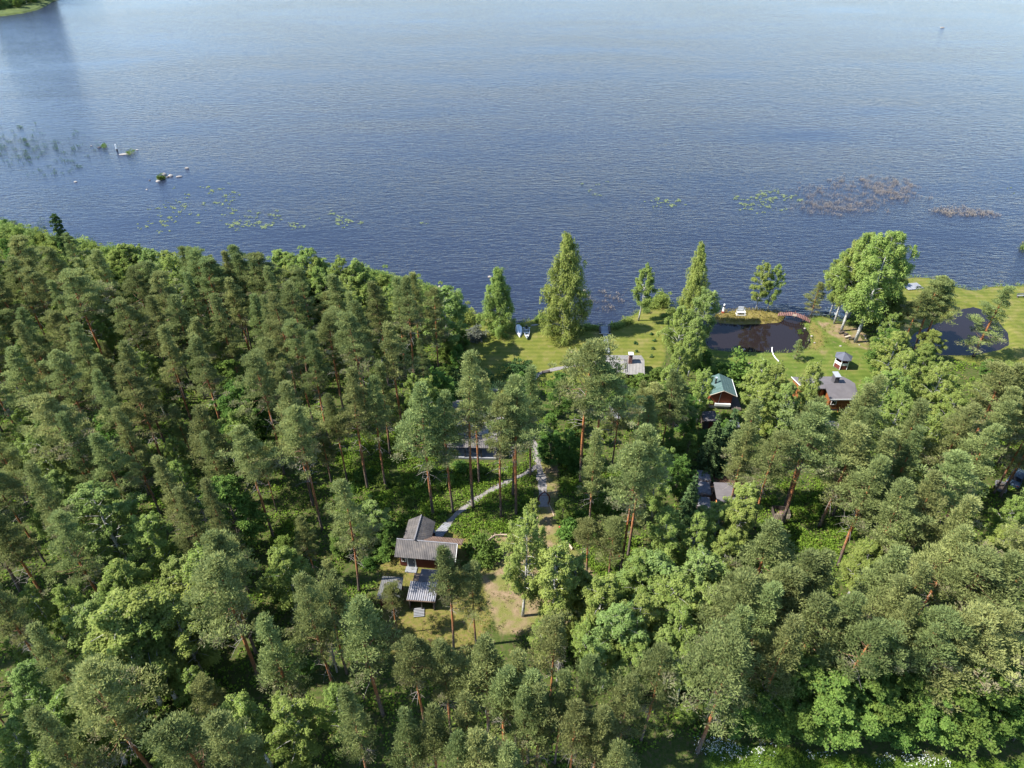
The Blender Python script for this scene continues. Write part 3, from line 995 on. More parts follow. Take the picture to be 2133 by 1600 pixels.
for bx, by, ty in ((1629, 1550, 1389), (1751, 1535, 1347), (1953, 1560, 1379), (2090, 1570, 1389), (1722, 1565, 1453), (1790, 1575, 1456), (1482, 1545, 1472), (1430, 1545, 1485), (1540, 1555, 1470), (1880, 1575, 1440), (2030, 1580, 1460),
                   (1680, 1562, 1410), (1600, 1562, 1480), (1850, 1580, 1490), (1960, 1582, 1480), (2110, 1585, 1480), (1580, 1555, 1440), (1835, 1560, 1420), (2140, 1570, 1430)):
    B('aspen', bx, by - 42, ty - 14, None, 1.1)
for tx, ty, h in ((1819, 1125, 11), (1874, 1089, 13), (2118, 1038, 10), (2100, 1091, 9), (1883, 822, 13), (1991, 858, 12), (2002, 822, 13), (2108, 758, 14), (1850, 1160, 10), (1500, 1050, 7)):
    T('birch', tx, ty, h, None, 1.15)
for bx, by, ty in ((1732, 1034, 850), (1752, 1155, 955), (1630, 1090, 850), (1570, 1100, 900), (1517, 1062, 890), (1735, 1075, 905), (2070, 1028, 830), (2083, 1034, 815), (2115, 1048, 850)):
    B('pine', bx, by, ty)
for tx, ty in ((1580, 838), (1707, 841), (1812, 805), (1832, 786), (1821, 858), (1927, 840), (1857, 907), (1917, 896), (2002, 947), (1790, 880), (2097, 770), (2128, 764), (2044, 848), (2097, 840), (2118, 812),
               (2076, 892), (2023, 1042), (2012, 1106), (2076, 1161), (1891, 1149), (1874, 1200), (1895, 1246), (1785, 1246), (1738, 1157), (1691, 1160), (2118, 1170), (1970, 1270), (2065, 1276), (1546, 1267),
               (1648, 1200), (1524, 1350), (2103, 1279), (2010, 1285), (1614, 1092), (1557, 1200), (1636, 1186), (1614, 1224), (1840, 960), (1950, 990), (1890, 1010), (1720, 1250),
               (1830, 1300), (1660, 1290), (1930, 1180)):
    T('pine', tx, ty, 19, None, 1.1)
for tx, ty in ((1378, 1351), (1315, 1417), (1228, 1372), (1291, 1551), (1076, 1364), (1051, 1396), (1091, 1445), (1127, 1445), (970, 1455), (891, 1475), (949, 1540), (991, 1530), (1070, 1566), (919, 1341),
               (1157, 1292), (1204, 1468), (1010, 1335), (860, 1330), (1105, 1400), (1170, 1400), (1260, 1480), (840, 1480)):
    T('pine', tx, ty, 17)
T('pine_low', 1349, 893, 21, None, 0.8)
B('spruce', 1470, 985, 858, 'left one of the two dark spruces above the covered woodpiles', 1.0, 0)
B('spruce', 1503, 975, 845, 'right one of the two dark spruces, with pale drooping boughs', 1.1, 1)
B('spruce', 1424, 1110, 985, 'spruce left of the covered woodpiles', 1.0, 1)
T('dark_bush', 1080, 748, 4.2, 'round dark-leaved tree at the lower edge of the lawn', 1.0)
T('dark_bush', 1000, 770, 4, None, 1.0), T('dark_bush', 945, 770, 6, None, 1.0), T('dark_bush', 925, 800, 5, None, 1.0)
for tx, ty, h in ((1165, 780, 9), (1150, 862, 7), (1372, 772, 6), (1345, 800, 7), (1390, 800, 8), (1150, 905, 6), (1190, 900, 7), (1440, 905, 7), (1420, 950, 8), (1400, 900, 7), (1085, 780, 5), (1440, 830, 8), (965, 690, 4), (955, 720, 5),
                  (925, 700, 6), (930, 760, 6)):
    T('aspen', tx, ty, h, None, 0.95)
T('aspen', 1172, 1042, 5, None, 0.7)
for tx, ty, h in ((1296, 778, 4.5), (1318, 786, 4.5), (1338, 782, 5)):
    T('aspen', tx, ty, h, None, 0.9)
T('bush', 1186, 1085, 3)
B('grey_bush', 988, 706, 682, 'grey-leaved shrub at the left end of the lawn', 1.3)
B('bush', 1668, 688, 676, 'yellow-green bush at the right end of the red bridge', 0.7)
B('willow', 1377, 634, 604, 'pale willow bush at the tip of the grassy point', 0.8)
for bx, by in ((1324, 716), (1326, 733), (1360, 727), (1363, 711), (1357, 697), (1357, 744)):
    x, y = g(bx, by)
    plant('seedling', x, y, 0.55, None)
for bx, by in ((1010, 658), (1085, 680), (1120, 668), (1130, 665), (1205, 682), (1225, 684), (1240, 684), (1280, 682), (1290, 678), (1305, 672), (1345, 650), (1355, 640), (1390, 690), (1385, 660), (1398, 650)):
    x, y = g(bx, by)
    plant('willow', x, y, 0.7 + 0.4 * rnd.random(), None)
for bx, by in ((830, 1010), (850, 1050), (880, 1010), (905, 990), (800, 1010), (770, 1120), (800, 1160), (770, 1180), (795, 1130), (1000, 990), (960, 980), (1210, 1080), (1250, 1060), (1240, 1130), (1280, 1150), (760, 1290),
               (735, 1020), (760, 1000), (930, 1010), (1180, 1000), (1200, 980), (620, 1140), (600, 1180)):
    x, y = g(bx, by)
    plant('bush', x, y, 1.2 + 1.2 * rnd.random(), None)

# ------------------------------------------------------------------ the rest of the forest
VIS = [np.array(v, float) for v in (
    [(978, 655), (1003, 640), (1390, 600), (1385, 690), (1362, 742), (1345, 775), (1290, 770), (1240, 757), (1200, 735), (1125, 778), (1060, 800), (1045, 830), (1020, 815), (1000, 745), (965, 730)],
    [(805, 1068), (910, 1068), (925, 1095), (985, 1040), (1100, 960), (1108, 930), (1145, 930), (1170, 1000), (1165, 1040), (1172, 1100), (1205, 1150), (1215, 1230), (1170, 1290), (1040, 1330), (930, 1340), (820, 1330), (775, 1215), (815, 1160)],
    [(850, 1010), (930, 940), (1110, 930), (1110, 1110), (930, 1110)],
    [(715, 935), (800, 900), (860, 980), (850, 1080), (800, 1090), (740, 1060)],
    [(1465, 650), (1500, 600), (1640, 600), (1700, 640), (1790, 670), (1815, 720), (1800, 790), (1770, 800), (1725, 800), (1690, 765), (1600, 765), (1560, 775), (1475, 745)],
    [(1485, 775), (1565, 768), (1565, 800), (1540, 850), (1485, 850)],
    [(1655, 775), (1775, 775), (1780, 865), (1710, 870), (1655, 830)],
    [(1445, 970), (1540, 970), (1545, 1060), (1500, 1095), (1445, 1085)],
    [(1885, 575), (1990, 595), (2085, 590), (2140, 590), (2200, 740), (2090, 745), (1960, 735), (1990, 650), (1960, 600), (1885, 610)],
    [(1490, 1565), (1620, 1575), (2200, 1592), (2200, 1700), (1470, 1700)],
    [(-300, -50), (2400, -50), (2400, 590), (1950, 590), (1885, 570), (1880, 540), (1750, 500), (1690, 570), (1640, 640), (1480, 640), (1380, 600), (985, 640), (930, 605), (860, 585), (760, 560), (560, 540), (375, 525), (150, 505), (0, 445), (-300, 420)],
    [(2085, 985), (2133, 960), (2133, 1040), (2090, 1035)], [(1608, 1040), (1645, 1040), (1645, 1085), (1608, 1085)], [(960, 840), (1045, 840), (1045, 950), (940, 950)], [(1705, 1075), (1745, 1075), (1740, 1160), (1700, 1160)],
    [(1550, 1015), (1800, 950), (1800, 1140), (1700, 1160), (1640, 1110), (1550, 1090)])]
NOGROW = [poly([(1330, 1575), (1480, 1545), (2400, 1560), (2400, 2000), (1150, 2000)]), LAWN_A, LAWN_B, LAWN_C, MEADOW, CLEAR, YARD, YARD_B, PIT, WORK, poly([(1485, 770), (1560, 770), (1560, 860), (1485, 860)]), poly([(1640, 770), (1790, 770), (1790, 890), (1640, 880)]),
          poly([(930, 900), (1075, 900), (1075, 965), (930, 965)]), np.array([(-11, 79), (2, 79), (2, 93), (-11, 93)], float), np.array([(14, 96), (25, 96), (25, 106), (14, 106)], float)]
grid = {}


def near(x, y, d):
    cx, cy = int(x // 6), int(y // 6)
    for i in range(cx - 1, cx + 2):
        for j in range(cy - 1, cy + 2):
            for (a, b_, dd) in grid.get((i, j), ()):
                if (a - x) ** 2 + (b_ - y) ** 2 < (0.5 * (d + dd)) ** 2:
                    return True
    return False


def occupy(x, y, d):
    grid.setdefault((int(x // 6), int(y // 6)), []).append((x, y, d))


for p in PLACED:
    occupy(p[1], p[2], 2.2 if p[0] in ('bush', 'willow', 'seedling', 'dark_bush', 'grey_bush') else 3.9)
cxs = rng.uniform(-185, 165, 26000)
cys = rng.uniform(20, 178, 26000)
ok = on_land(cxs, cys) & (sdist(LAND, cxs, cys) > 1.2)
for P in NOGROW:
    ok &= ~inside(P, cxs, cys)
for i in range(4):
    ok &= sdist(poly(PATHS[i][0]), cxs, cys, False) > 1.6
cxs, cys = cxs[ok], cys[ok]
shore_dist = sdist(LAND, cxs, cys)
zone_r = rng.random(len(cxs))
nfill = 0
for i in range(len(cxs)):
    x, y = cxs[i], cys[i]
    px, py = proj(x, y, 0)
    left = x < -2 and not (px > 780 and py > 860)
    sp_ = 4.0 if left else 4.7
    sh = shore_dist[i]
    decid = 0.17 if left else 0.24
    if px < 470 and py > 1120:
        decid = 0.34
    if sh < 9 and x < -5:
        decid = 0.85
    if 1120 < px < 1560 and py > 1230:
        decid = 0.6
    if px > 1400 and py > 1480:
        decid = 0.85
    if px > 1780 and 600 < py < 900:
        decid = 0.45
    d_ = zone_r[i] < decid
    kind = ('aspen' if (px > 1400 and py > 1480) else ('birch' if rnd.random() < 0.85 else 'aspen')) if d_ else 'pine'
    h = rnd.uniform(9, 15) if d_ else (rnd.uniform(17.5, 22.5) if left else rnd.uniform(17, 22))
    if not d_ and rnd.random() < 0.22:
        h *= rnd.uniform(0.5, 0.88)
    # keep sight lines to what is seen between the trees
    bad = False
    q = [(x + o, y, h * f) for f in (0.4, 0.6, 0.8, 0.95) for o in ((-1.9, 0, 1.9) if f < 0.9 else (0,))] + [(x, y, 0), (x, y, h + 0.5)]
    pr_ = np.array([proj(*a) for a in q])
    if pr_[:, 0].max() < -170 or pr_[:, 0].min() > 2300 or pr_[:, 1].min() > 1760:
        continue
    for V_ in VIS:
        if inside(V_, pr_[:, 0], pr_[:, 1]).any():
            bad = True
            break
    if bad and not d_ and sh < 40:
        # a smaller tree may still fit
        h = rnd.uniform(2.5, 5.0)
        kind = 'aspen' if rnd.random() < 0.6 else 'birch'
        q = [(x, y, h), (x, y, 0), (x, y, h * 0.5)]
        pr_ = np.array([proj(*a) for a in q])
        bad = any(inside(V_, pr_[:, 0], pr_[:, 1]).any() for V_ in VIS)
        sp_ = 4.2
    if bad or near(x, y, sp_):
        continue
    occupy(x, y, sp_)
    plant(kind, x, y, h, None)
    nfill += 1

# ------------------------------------------------------------------ landmarks for telling trees apart
LM = [('red cabin', g(880, 1165)), ('small corrugated shed', g(875, 1240)), ('round gate', g(1133, 1045)), ('fork of the gravel paths', g(1118, 965)), ('tiled house', (-5, 85)),
      ('chimneyed sauna', (20.3, 101.5)), ('green-roofed cabin', (36, 95)), ('orange timber house', (54.5, 94.5)), ('hexagonal gazebo', (58.9, 104)), ('covered woodpiles', g(1465, 1030)), ('plank-sided bin', g(1627, 1078)),
      ('parked dark car', (77.5, 76.5)), ('far pond', tuple(POND2.mean(0))), ('flowering meadow at the forest edge', g(1700, 1575)), ('fire place', g(1760, 700)), ('sandy clearing', g(1090, 1215)), ('lower lawn edge', g(1080, 780)), ('jetty', (18, 114)),
      ('dark spire-shaped aspen', g(125, 517)), ('bright green shore aspen', g(225, 562, 15))]
SPEC = {'pine': 'pine', 'pine_low': 'pine', 'birch': 'birch', 'weeping': 'birch', 'tall_birch': 'birch', 'aspen': 'aspen', 'dark_aspen': 'aspen', 'spruce': 'spruce', 'bush': 'green bush', 'willow': 'willow bush',
        'grey_bush': 'shrub', 'dark_bush': 'dark bush', 'seedling': 'low dark seedling'}
ORD = ['', 'second ', 'third ', 'fourth ']
cells = {}
for p in PLACED:
    if p[4]:
        continue
    best = min(LM, key=lambda l: (l[1][0] - p[1]) ** 2 + (l[1][1] - p[2]) ** 2)
    dx, dy = p[1] - best[1][0], p[2] - best[1][1]
    dist = math.hypot(dx, dy)
    side = ('to the right of' if dx > 0 else 'to the left of') if abs(dx) > abs(dy) else ('behind' if dy > 0 else 'in front of')
    if dist < 26:
        cells.setdefault((best[0], side, SPEC[p[0]]), []).append((dist, p))
for (lm, side, sp_), L_ in cells.items():
    L_.sort(key=lambda t: t[0])
    for k, (dist, p) in enumerate(L_[:4]):
        small = 'low ' if (p[3] < 6 and sp_ in ('pine', 'birch', 'aspen')) else ''
        p[4] = f'{ORD[k]}{"nearest " if k == 0 else "nearest "}{small}{sp_} {side} the {lm}'
NTH = ['first', 'second', 'third', 'fourth', 'fifth', 'sixth', 'seventh', 'eighth', 'ninth', 'tenth', 'eleventh', 'twelfth', 'thirteenth', 'fourteenth', 'fifteenth', 'sixteenth', 'seventeenth', 'eighteenth',
       'nineteenth', 'twentieth', 'twenty-first', 'twenty-second', 'twenty-third', 'twenty-fourth', 'twenty-fifth', 'twenty-sixth', 'twenty-seventh', 'twenty-eighth', 'twenty-ninth', 'thirtieth'] + ['thirty-' + w for w in ('first', 'second', 'third', 'fourth', 'fifth', 'sixth', 'seventh', 'eighth', 'ninth')] + ['fortieth'] + ['forty-' + w for w in ('first', 'second', 'third', 'fourth', 'fifth', 'sixth', 'seventh', 'eighth', 'ninth')]
BANDS = [(545, 'highest weeping birch top'), (590, 'islet birches'), (630, 'lakeward platform'), (670, 'red footbridge'), (710, 'fire place'), (750, 'gazebo roof'), (790, 'sauna roof'), (830, 'green cabin roof'), (870, 'orange house front'),
         (910, 'tiled house roof'), (950, 'veranda of the tiled house'), (990, 'top covered woodpile'), (1030, 'third covered woodpile'), (1070, 'round gate'), (1110, 'log fences'), (1150, 'red cabin roof'), (1190, 'red cabin door'),
         (1230, 'patched shed'), (1275, 'pallet by the corrugated shed'), (1330, 'lower edge of the sandy clearing'), (1390, 'bleached dead tree'), (1450, 'top of the meadow aspens'), (1520, 'middle of the meadow aspens'), (9999, 'flowering meadow')]
bands = {}
for p in PLACED:
    px, py = proj(p[1], p[2], p[3] * 0.75)
    bn = next(nm for y_, nm in BANDS if py < y_)
    if -10 < px < 2143 and -10 < py < 1615:
        bands.setdefault((SPEC[p[0]], bn, 'left' if px < 1066 else 'right'), []).append((px if px < 1066 else -px, p))
    elif not p[4]:
        p[4] = f'{SPEC[p[0]]} just outside the view, at the {"left" if px < 300 else "right" if px > 1800 else "lower"} border'
        p[5] = f'{SPEC[p[0]]} trees just outside the view'
for (sp_, bn, side), L_ in bands.items():
    L_.sort(key=lambda t: t[0])
    for k, (_, p) in enumerate(L_):
        if not p[4]:
            p[4] = f'{NTH[min(k, 48)]} {sp_} from the {side} edge, crown level with the {bn}'
for p in PLACED:
    if not p[5]:
        p[5] = {'pine': 'pines of the lakeside forest', 'birch': 'birches of the lakeside forest', 'aspen': 'aspens of the lakeside forest', 'spruce': 'dark spruces'}.get(SPEC[p[0]], 'low shrubs among the trees and along the shore')

# ------------------------------------------------------------------ set the plants out
by_kind = {}
for p in PLACED:
    px, py = proj(p[1], p[2], p[3] * 0.7)
    depth = p[2] * CP - (p[3] * 0.7 - CAM_H) * SP
    inview = -30 < px < 2163 and -30 < py < 1640
    p.append(depth / max(p[3], 1) if inview else 1e6 + depth)
    by_kind.setdefault('pine' if p[0] in ('pine', 'pine_low') else NAMES[p[0]], []).append(p)


def set_out(p, k):
    kind, x, y, h, label, group, fat, v = p[:8]
    vv = PROTO[kind]
    v = (v if v is not None else rnd.randrange(len(vv))) % len(vv)
    H, tm, cm = vv[v]
    nm = NAMES[kind]
    z = float(height(np.array([x]), np.array([y]))[0])
    t = thing(nm, label, CATS[nm], (x, y, min(z, 0)), rnd.uniform(0, 6.28), group)
    s_ = h / H
    f = fat * rnd.uniform(0.86, 1.15) * (1.14 if (kind == 'pine' and x > 14) else 1.0) * rnd.uniform(0.9, 1.12)
    if s_ < 0.55 and not kind.endswith('bush'):
        f *= 1.3
    t.scale = (s_ * f, s_ * f, s_)
    for part, me in (('trunk' if nm.endswith('tree') else 'stem', tm), ('crown', cm)):
        o = bpy.data.objects.new(part, me)
        link(o, t)
    return t


rest = []
for kind, L_ in by_kind.items():
    L_.sort(key=lambda p: p[-1])
    for k, p in enumerate(L_):
        if k < 300:
            set_out(p, k)
        else:
            rest.append(p)


def tree_mass(name, items, kind, label):
    """the trees past the three hundred largest, scattered as ONE object"""
    me = bpy.data.meshes.new(name)
    me.from_pydata([(p[1], p[2], 0.0) for p in items], [], [])
    nv = len(PROTO[kind])
    for nm, typ, vals in (('variant', 'INT', [rnd.randrange(nv) for _ in items]), ('turn', 'FLOAT', [rnd.uniform(0, 6.28) for _ in items]), ('size', 'FLOAT', [p[3] / PROTO[kind][0][0] for p in items])):
        a = me.attributes.new(nm, typ, 'POINT')
        a.data.foreach_set('value', vals)
    ob = bpy.data.objects.new(name, me)
    tag(link(ob), kind='stuff')
    ng = bpy.data.node_groups.new(name, 'GeometryNodeTree')
    ng.interface.new_socket('Geometry', in_out='INPUT', socket_type='NodeSocketGeometry')
    ng.interface.new_socket('Geometry', in_out='OUTPUT', socket_type='NodeSocketGeometry')
    gi, go = ng.nodes.new('NodeGroupInput'), ng.nodes.new('NodeGroupOutput')
    jn = ng.nodes.new('GeometryNodeJoinGeometry')

    def named(nm, typ):
        n_ = ng.nodes.new('GeometryNodeInputNamedAttribute')
        n_.data_type = typ
        n_.inputs[0].default_value = nm
        return n_.outputs[0]
    va, tu, si = named('variant', 'INT'), named('turn', 'FLOAT'), named('size', 'FLOAT')
    cx = ng.nodes.new('ShaderNodeCombineXYZ')
    ng.links.new(tu, cx.inputs[2])
    for v in range(nv):
        src = [o for o in COL.objects if o.type == 'MESH' and o.data in (PROTO[kind][v][1], PROTO[kind][v][2])]
        cmp_ = ng.nodes.new('FunctionNodeCompare')
        cmp_.data_type = 'INT'
        cmp_.operation = 'EQUAL'
        ia, ib = [s_ for s_ in cmp_.inputs if s_.type == 'INT'][:2]
        ng.links.new(va, ia)
        ib.default_value = v
        for me_ in PROTO[kind][v][1:]:
            so = next((o for o in src if o.data == me_), None)
            if so is None:
                continue
            oi = ng.nodes.new('GeometryNodeObjectInfo')
            oi.transform_space = 'ORIGINAL'
            oi.inputs[0].default_value = so
            ip = ng.nodes.new('GeometryNodeInstanceOnPoints')
            ng.links.new(gi.outputs[0], ip.inputs['Points'])
            ng.links.new(cmp_.outputs[0], ip.inputs['Selection'])
            ng.links.new(oi.outputs['Geometry'], ip.inputs['Instance'])
            ng.links.new(cx.outputs[0], ip.inputs['Rotation'])
            ng.links.new(si, ip.inputs['Scale'])
            ng.links.new(ip.outputs[0], jn.inputs[0])
    ng.links.new(jn.outputs[0], go.inputs[0])
    md = ob.modifiers.new(name, 'NODES')
    md.node_group = ng
    return ob


pr_rest = [p for p in rest if p[0] in ('pine', 'pine_low')]
if pr_rest:
    tree_mass('far_pine_trees', pr_rest, 'pine', None)
print('trees', len(PLACED), {k: len(v) for k, v in by_kind.items()}, 'mass', len(pr_rest), 'filled', nfill)

# ------------------------------------------------------------------ undergrowth: low leafy ground cover between the trunks
def scatter_mass(name, xs, ys, hs, rs, m, per=13, ln=0.34, wd=0.24, seed=1, dryp=0.06, up=0.2, flat=1.0, zoff=0.0):
    r = np.random.default_rng(seed)
    k = np.repeat(np.arange(len(xs)), per)
    d = rdir(len(k), r)
    d[:, 2] = np.abs(d[:, 2])
    C = np.stack([xs[k] + d[:, 0] * rs[k], ys[k] + d[:, 1] * rs[k], zoff + 0.06 + d[:, 2] * hs[k]], 1)
    U = d + np.array([0, 0, up]) + 0.6 * rdir(len(k), r)
    U /= np.linalg.norm(U, axis=1, keepdims=True)
    V = blades(C, U, ln * (0.6 + 0.8 * r.random(len(k))), wd * (0.6 + 0.8 * r.random(len(k))), r, None if wd < 0.12 else d + np.array([0, 0, 0.8]))
    tint = np.clip(0.5 + 0.25 * r.normal(size=len(xs))[k] + 0.15 * r.normal(size=len(k)), 0, 1)
    dry = (r.random(len(xs)) < dryp).astype(float)[k] * 0.8
    return tag(link(bpy.data.objects.new(name, crown_mesh(name, V, tint, dry, m))), kind='stuff')


n0 = 52000
ux = rng.uniform(-150, 130, n0)
uy = rng.uniform(24, 165, n0)
uok = on_land(ux, uy) & (sdist(LAND, ux, uy) > 0.3)
for P in NOGROW:
    uok &= ~(sdist(P, ux, uy) > -0.3)
for i in range(4):
    uok &= sdist(poly(PATHS[i][0]), ux, uy, False) > 0.62
pxy = proj(ux, uy, 0.0)
uok &= (pxy[0] > -60) & (pxy[0] < 2200) & (pxy[1] < 1680)
# patchy: thick in places, thin in others
patch = np.sin(ux * 0.31 + np.sin(uy * 0.23) * 2) + np.sin(uy * 0.37 + np.sin(ux * 0.19) * 2)
uok &= rng.random(n0) < np.clip(0.75 + 0.35 * patch, 0.25, 1)
ux, uy = ux[uok], uy[uok]
scatter_mass('undergrowth', ux, uy, rng.uniform(0.2, 0.75, len(ux)), rng.uniform(0.35, 0.85, len(ux)), M['undergrowth'], 11, 0.30, 0.2)
hot = [poly([(700, 890), (870, 870), (1110, 930), (1110, 1110), (1000, 1150), (930, 1105), (800, 1100), (700, 1100)]), poly([(1150, 940), (1320, 960), (1330, 1230), (1230, 1240), (1180, 1130)]),
       poly([(1580, 1000), (1780, 1000), (1780, 1180), (1680, 1180), (1580, 1110)]), poly([(560, 1080), (640, 1080), (640, 1230), (560, 1230)])]
hx, hy = [], []
for P in hot:
    n_ = int(5.5 * 0.5 * abs(np.dot(P[:, 0], np.roll(P[:, 1], 1)) - np.dot(P[:, 1], np.roll(P[:, 0], 1))))
    a_ = rng.uniform(P[:, 0].min(), P[:, 0].max(), 3 * n_)
    c_ = rng.uniform(P[:, 1].min(), P[:, 1].max(), 3 * n_)
    k_ = inside(P, a_, c_)
    for q in NOGROW:
        k_ &= ~inside(q, a_, c_)
    for i in range(4):
        k_ &= sdist(poly(PATHS[i][0]), a_, c_, False) > 0.6
    pt_ = np.sin(a_ * 0.8 + np.sin(c_ * 0.6) * 2) + np.sin(c_ * 0.9 + np.sin(a_ * 0.5) * 2)
    k_ &= rng.random(len(a_)) < np.clip(0.55 + 0.4 * pt_, 0.12, 1)
    hx.append(a_[k_][:n_]), hy.append(c_[k_][:n_])
hx, hy = np.concatenate(hx), np.concatenate(hy)
scatter_mass('bilberry_cover', hx, hy, rng.uniform(0.15, 0.6, len(hx)), rng.uniform(0.25, 0.6, len(hx)), M['undergrowth'], 12, 0.22, 0.16, 12)
n0 = 2600
ux = rng.uniform(12, 60, n0)
uy = rng.uniform(30, 38, n0)
uok = inside(MEADOW, ux, uy)
scatter_mass('meadow_grass', ux[uok], uy[uok], rng.uniform(0.2, 0.5, uok.sum()), rng.uniform(0.3, 0.6, uok.sum()), M['undergrowth'], 14, 0.5, 0.06, 3, 0.02, 1.6)
M['white_petals'] = foliage('white_petals', (0.6, 0.61, 0.58), (0.45, 0.47, 0.42), (0.4, 0.4, 0.3), 0, 0, 0.2)
fx, fy = [], []
for (bx, by, n_, sx, sy) in ((1478, 1556, 26, 26, 7), (1500, 1568, 22, 40, 6), (1530, 1580, 14, 25, 8), (1880, 1588, 22, 35, 4), (1935, 1592, 16, 25, 4), (1690, 1578, 9, 30, 4), (1560, 1566, 12, 30, 5)):
    for _ in range(n_):
        x, y = g(bx + rnd.gauss(0, sx), by + rnd.gauss(0, sy))
        fx.append(x), fy.append(y)
scatter_mass('cow_parsley', np.array(fx), np.array(fy), np.full(len(fx), 0.5), np.full(len(fx), 0.3), M['white_petals'], 8, 0.11, 0.10, 4, 0, 0.0, 1.0, 0.3)
M['islet_grass'] = foliage('islet_grass', (0.22, 0.20, 0.05), (0.13, 0.11, 0.03), (0.2, 0.14, 0.07), 0, 0, 0.25)
# reeds at the water's edge
ex, ey = [], []
for i in range(len(SHORE) - 1):
    a, b_ = SHORE[i], SHORE[i + 1]
    L_ = float(np.hypot(*(b_ - a)))
    if a[0] < -170 or a[0] > 150:
        continue
    in_pond = i >= 31 and i <= 42
    for _ in range(int(L_ * (1.2 if in_pond else 3.0))):
        t_ = rnd.random()
        p = a + (b_ - a) * t_
        nn = np.array([-(b_ - a)[1], (b_ - a)[0]]) / max(L_, 1e-6)
        q = p + nn * rnd.gauss(-0.1, 0.25 if in_pond else 0.5)
        ex.append(q[0]), ey.append(q[1])
ex, ey = np.array(ex), np.array(ey)
scatter_mass('shore_grass', ex, ey, rng.uniform(0.25, 0.8, len(ex)), rng.uniform(0.25, 0.5, len(ex)), M['reeds'], 9, 0.6, 0.07, 5, 0.2, 1.5, 1.0, -0.4)


tx_, ty_ = [], []
for P, dens in ((CLEAR, 2.2), (YARD, 2.6), (YARD_B, 2.4), (PIT, 1.6), (BANK, 3.5), (WORK, 0.8)):
    n_ = int(dens * (P[:, 0].max() - P[:, 0].min()) * (P[:, 1].max() - P[:, 1].min()))
    a_ = rng.uniform(P[:, 0].min() - 1, P[:, 0].max() + 1, n_)
    c_ = rng.uniform(P[:, 1].min() - 1, P[:, 1].max() + 1, n_)
    k_ = (sdist(P, a_, c_) > -1.2) & (np.sin(a_ * 1.1 + np.sin(c_ * 0.7) * 2) + np.sin(c_ * 1.3) > rng.normal(size=n_) * 0.7 + 0.1) & on_land(a_, c_)
    for i in range(4):
        k_ &= sdist(poly(PATHS[i][0]), a_, c_, False) > 0.5
    tx_.append(a_[k_]), ty_.append(c_[k_])
tx_, ty_ = np.concatenate(tx_), np.concatenate(ty_)
M['yard_grass'] = foliage('yard_grass', (0.15, 0.165, 0.035), (0.085, 0.10, 0.02), (0.22, 0.16, 0.08), 0, 0, 0.25)
scatter_mass('yard_grass', tx_, ty_, rng.uniform(0.06, 0.25, len(tx_)), rng.uniform(0.2, 0.5, len(tx_)), M['yard_grass'], 10, 0.25, 0.06, 41, 0.25, 1.0)
ii = rng.uniform(ISLET.min(0)[0], ISLET.max(0)[0], 700)
jj = rng.uniform(ISLET.min(0)[1], ISLET.max(0)[1], 700)
si = sdist(ISLET, ii, jj)
kk = (si > 0.1) & ((rng.random(700) < 0.35) | (si < 0.7))
scatter_mass('islet_grass', ii[kk], jj[kk], rng.uniform(0.12, 0.35, kk.sum()), rng.uniform(0.2, 0.45, kk.sum()), M['islet_grass'], 9, 0.4, 0.07, 31, 0.3, 1.2)


def blob(cx_, cy_, sx, sy, n_, rot=0.0, hole=None):
    o = []
    hub = []
    while len(o) < n_:
        a, b_ = rnd.gauss(0, 0.5), rnd.gauss(0, 0.5)
        if a * a + b_ * b_ > 1:
            continue
        if hub and rnd.random() < 0.8:
            h_ = rnd.choice(hub[-40:])
            a, b_ = h_[0] + rnd.gauss(0, 2.6) / sx, h_[1] + rnd.gauss(0, 1.2) / sy
        else:
            hub.append((a, b_))
        o.append((cx_ + sx * a + rot * b_ * sx, cy_ + sy * b_ - rot * a * sy))
    return o


pts = []
for q in ((50, 300, 170, 45, 520), (30, 320, 120, 30, 200), (120, 350, 90, 30, 120), (60, 470, 70, 14, 160), (190, 500, 60, 12, 60)):
    pts += blob(*q)
P = np.array([g(a, b_, WATER_Z) for a, b_ in pts])
scatter_mass('reed_bed', P[:, 0], P[:, 1], np.full(len(P), 0.55), np.full(len(P), 0.5), M['dark_leaves'], 5, 0.8, 0.035, 6, 0.1, 2.5, 1.0, -0.55)
P = np.array([g(a, b_, WATER_Z) for a, b_ in blob(2160, 515, 55, 10, 260)])
scatter_mass('reed_islet', P[:, 0], P[:, 1], np.full(len(P), 0.7), np.full(len(P), 0.6), M['reeds'], 12, 0.7, 0.1, 7, 0.1, 1.5, 1.0, -0.5)
# brown reeds standing in the lake, and floating lily pads
M['brown_reed'] = foliage('brown_reed', (0.27, 0.235, 0.205), (0.185, 0.16, 0.14), (0.25, 0.22, 0.16), 0, 0, 0.1)
pts = []
for q in ((1790, 405, 155, 42, 1100), (1870, 400, 60, 24, 420), (1740, 432, 95, 18, 480), (1830, 378, 95, 16, 280), (1690, 400, 60, 14, 120), (1985, 440, 60, 12, 330), (2030, 446, 60, 10, 200), (2040, 445, 50, 9, 120), (1265, 620, 45, 14, 120), (1250, 640, 30, 14, 50)):
    pts += blob(*q)
P = np.array([g(a, b_, WATER_Z) for a, b_ in pts])
scatter_mass('brown_reeds', P[:, 0], P[:, 1], np.full(len(P), 0.22), np.full(len(P), 0.6), M['brown_reed'], 4, 0.5, 0.05, 8, 0.1, 0.9, 1.0, WATER_Z - 0.05)
M['lily'] = foliage('lily_leaf', (0.135, 0.165, 0.085), (0.075, 0.10, 0.05), (0.16, 0.13, 0.06), 0, 0, 0.0)
pts = []
